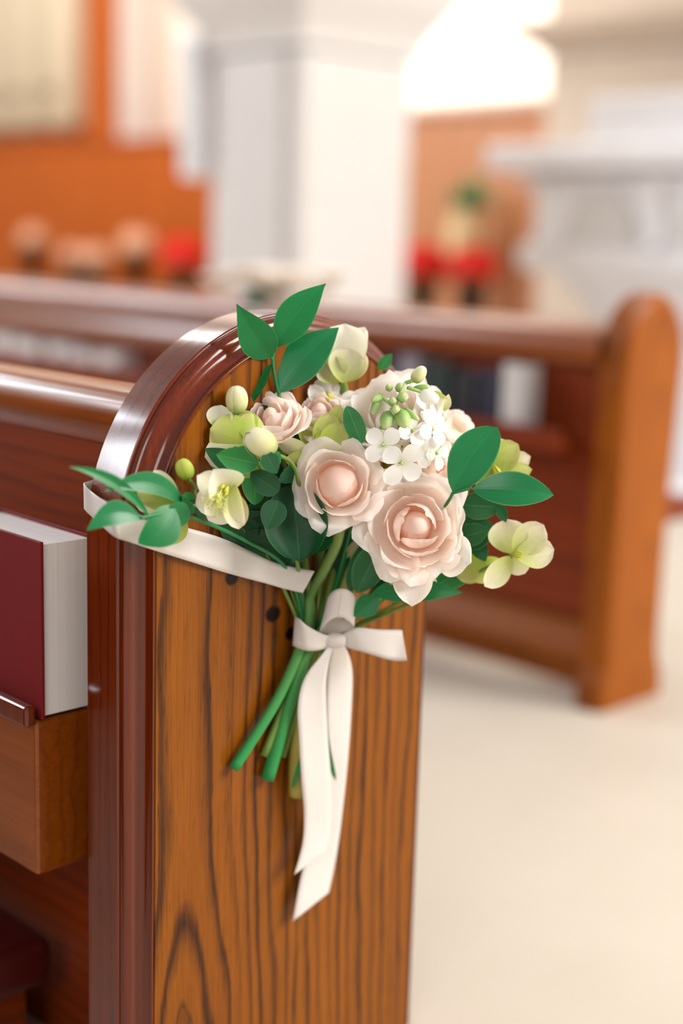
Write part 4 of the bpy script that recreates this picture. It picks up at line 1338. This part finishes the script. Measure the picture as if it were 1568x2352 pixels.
# ------------------------------------------------------------------ ribbons
def strip(name, parent, mat, pairs, n=48, across=6, crown=0.0, thick=0.0004):
    """ribbon between two edges, each station (ax, ay, ad, bx, by, bd) in photograph coordinates and depth"""
    st_ = catmull([tuple(map(float, p)) for p in pairs], n)
    rows = []
    for s in st_:
        A, B_ = at(*s[0:3]), at(*s[3:6])
        row = []
        for i in range(across + 1):
            t = i / across
            p = A.lerp(B_, t) - VF * crown * 4 * t * (1 - t)
            row.append(p)
        rows.append(row)
    q = MB(); q.grid(rows)
    o = q.build(name, mat, parent)
    md = o.modifiers.new('thickness', 'SOLIDIFY'); md.thickness = thick; md.offset = 0
    return o


def fo(px, py, off):
    return fd(px, py) - off


sash = empty('satin_ribbon', at(450, 1260, fo(450, 1260, 0.004)), 'cream satin ribbon stretched across the pew end holding the bouquet', 'ribbon')
S = []
# starts behind the left edge, wraps the moulding, crosses the face to the stems
EB = [((0.02, T + 0.012), 0.722, 0.695)]
rows = []
ctl = [  # world x, y of the band and z of its upper and lower edge
    (0.30, T + 0.010, 0.745, 0.72), (0.05, T + 0.010, 0.738, 0.712), (0.004, T + 0.006, 0.733, 0.706), (-0.006, T - 0.006, 0.730, 0.703), (-0.008, 0.02, 0.722, 0.695), (-0.004, -0.004, 0.712, 0.684),
]
pts = []
for x, y_, zu, zl in ctl:
    pts.append((x, y_, zu, x, y_, zl))
def wp(px, py, off):
    p = at(px, py, fo(px, py, off)); return (p.x, p.y, p.z)
# photo stations on the face, upper and lower edge
zsh = []
face = [((243, 1152, 0.02), (262, 1232, 0.01)), ((300, 1176, 0.010), (300, 1246, 0.006)), ((360, 1192, 0.004), (360, 1266, 0.003)), ((430, 1212, 0.004), (430, 1288, 0.004)), ((520, 1240, 0.008), (520, 1316, 0.007)), ((620, 1288, 0.015), (610, 1340, 0.015)), ((668, 1302, 0.025), (652, 1352, 0.025)), ((722, 1312, 0.045), (695, 1362, 0.045))]
e1 = []
# side of the moulding: left edge of the pew at the photograph's left border of the band
side = [((205, 1128, fd(205, 1128, 0.02)), (212, 1192, fd(212, 1192, 0.02)))]
edge_pts = []
back_u, back_l = hit(196, 1112, 1, T), hit(198, 1172, 1, T)
st_list = [((0.3, T + 0.012, back_u.z + 0.02), (0.3, T + 0.012, back_l.z + 0.02)), ((0.06, T + 0.012, back_u.z + 0.005), (0.06, T + 0.012, back_l.z + 0.005)), ((0.008, T + 0.008, back_u.z + 0.001), (0.008, T + 0.008, back_l.z + 0.001)),
           (tuple(back_u + Vector((-0.001, 0, 0))), tuple(back_l + Vector((-0.001, 0, 0)))),
           (tuple(hit(215, 1133, 1, 0.035)), tuple(hit(222, 1197, 1, 0.035)))]
for u_, l_ in face:
    st_list.append((wp(*u_), wp(*l_)))
sm = catmull([a + b for a, b in st_list], 70)
rows = [[Vector(s[0:3]).lerp(Vector(s[3:6]), i / 6) for i in range(7)] for s in sm]
q = MB(); q.grid(rows); so = q.build('band', M['satin'], sash)
md = so.modifiers.new('thickness', 'SOLIDIFY'); md.thickness = 0.0005; md.offset = 0

bow = empty('ribbon_bow', at(770, 1470, fo(770, 1470, 0.05)), 'cream satin bow with two long tails tied round the bouquet stems', 'ribbon bow')
KD = fo(770, 1470, 0.055)
# upper loop: rises from the knot, folds over and returns behind
ring = []
for k in range(25):
    th = -math.pi / 2 + 2 * math.pi * k / 24
    nf = 0.5 - 0.5 * math.sin(-th)          # 0 nearest the viewer, 1 furthest
    cxp = math.cos(th)
    dd = KD - 0.030 + 0.034 * nf
    ring.append((784 + 33 * cxp + 2 * nf, 1352 + 10 * abs(cxp) ** 2 + 26 * nf, dd - 0.004, 773 + 40 * cxp, 1418 + 20 * abs(cxp) ** 2 * (1 - nf) + 37 * nf - 6 * cxp, dd))
strip('loop', bow, M['satin'], ring, 64)
# band that wraps the stems to the left of the knot
def fw(ax, ay, ao, bx, by, bo):
    return (ax, ay, fo(ax, ay, ao), bx, by, fo(bx, by, bo))
strip('wrap', bow, M['satin'], [fw(764, 1462, 0.056, 766, 1480, 0.055), fw(738, 1455, 0.054, 750, 1488, 0.054), fw(705, 1437, 0.048, 728, 1494, 0.052), fw(688, 1422, 0.040, 702, 1494, 0.044), fw(678, 1416, 0.022, 674, 1484, 0.022), fw(684, 1416, 0.008, 682, 1480, 0.006), fw(740, 1430, 0.003, 745, 1485, 0.003), fw(790, 1450, 0.02, 790, 1485, 0.02), fw(780, 1458, 0.045, 780, 1482, 0.045)], 56)
# short end lying out to the right
strip('short_end', bow, M['satin'], [
    (778, 1462, KD - 0.002, 782, 1480, KD), (800, 1448, KD - 0.01, 805, 1490, KD - 0.006), (825, 1442, KD - 0.012, 835, 1498, KD - 0.010), (870, 1446, KD - 0.008, 880, 1512, KD - 0.006), (918, 1447, KD, 910, 1518, KD + 0.002), (923, 1449, KD + 0.001, 934, 1517, KD + 0.004)], 40, crown=0.002)
# tails
def tz(px, py, o_): return fo(px, py, o_)
def tail(name, L):
    return strip(name, bow, M['satin'], [(a, b, tz(a, b, o1), c, d, tz(c, d, o2)) for a, b, o1, c, d, o2 in L], 60)
tail('tail', [(760, 1476, 0.055, 774, 1480, 0.058), (738, 1505, 0.055, 760, 1500, 0.062), (700, 1556, 0.045, 749, 1560, 0.062), (684, 1620, 0.045, 749, 1630, 0.058), (687, 1700, 0.045, 753, 1700, 0.052), (692, 1790, 0.042, 760, 1790, 0.046), (698, 1870, 0.036, 762, 1865, 0.044), (694, 1940, 0.036, 757, 1925, 0.046), (675, 2010, 0.04, 748, 1953, 0.05)])
tail('tail', [(772, 1476, 0.05, 784, 1476, 0.052), (758, 1500, 0.046, 800, 1502, 0.046), (750, 1560, 0.036, 809, 1550, 0.036), (748, 1640, 0.03, 806, 1640, 0.032), (750, 1740, 0.026, 799, 1740, 0.03), (740, 1830, 0.022, 790, 1830, 0.026), (715, 1930, 0.02, 778, 1930, 0.024), (692, 2010, 0.02, 766, 2000, 0.024), (672, 2117, 0.022, 755, 2050, 0.026)])
# knot
kq = MB()
kc = at(772, 1471, KD - 0.006)
rows = []
for j in range(9):
    t = -1 + 2 * j / 8
    rr_ = math.sqrt(max(0.02, 1 - t * t))
    rows.append([kc + VR * (t * 0.011) + (VU * math.cos(a) * 0.0085 - VF * math.sin(a) * 0.007) * (0.55 + 0.45 * rr_) * (1 + 0.05 * math.sin(3 * a + j)) for a in [2 * math.pi * i / 14 for i in range(14)]])
kq.grid(rows, None, 0, True)
kq.build('knot', M['satin'], bow)

CLEAR = None
# blurred flowers resting on the further pew's cap rail
fb = empty('flower_bunch', (1.64, 1.52, 0.823), 'blurred white flowers with green leaves lying on the further pew top', 'flowers')
rnd = random.Random(9)
for k in range(30):
    yy = 1.36 + 0.5 * rnd.random() ** 1.2
    c_ = Vector((1.64 + rnd.uniform(-0.04, 0.04), yy, 0.815 + 0.02 + rnd.uniform(0.0, 0.075) * max(0.2, 1 - abs(yy - 1.55) * 2.5)))
    fl = MB()
    for j in range(7):
        a = j * 0.9
        d = Vector((math.cos(a) * 0.7, math.sin(a), 0.55)).normalized()
        blade3('p', None, None, c_, c_ + d * 0.05, Vector((0, 0, 1)) - d * 0.5, 0.045, vm=0.6, sharp=0.5, nu=4, nv=6, cup=0.3, mb_=fl)
    fl.build('blossom', M['rose_white'], fb)
for (a, b2) in (((600, 700), (560, 672)), ((620, 690), (580, 655)), ((640, 680), (612, 628)), ((650, 680), (672, 622)), ((620, 690), (640, 640)), ((610, 700), (548, 690))):
    d0 = (hit(a[0], a[1], 0, 1.64) - CAM).dot(VF)
    pblade('leaf', fb, M['dleaf'], (a[0], a[1], d0), (b2[0], b2[1], d0), 26)
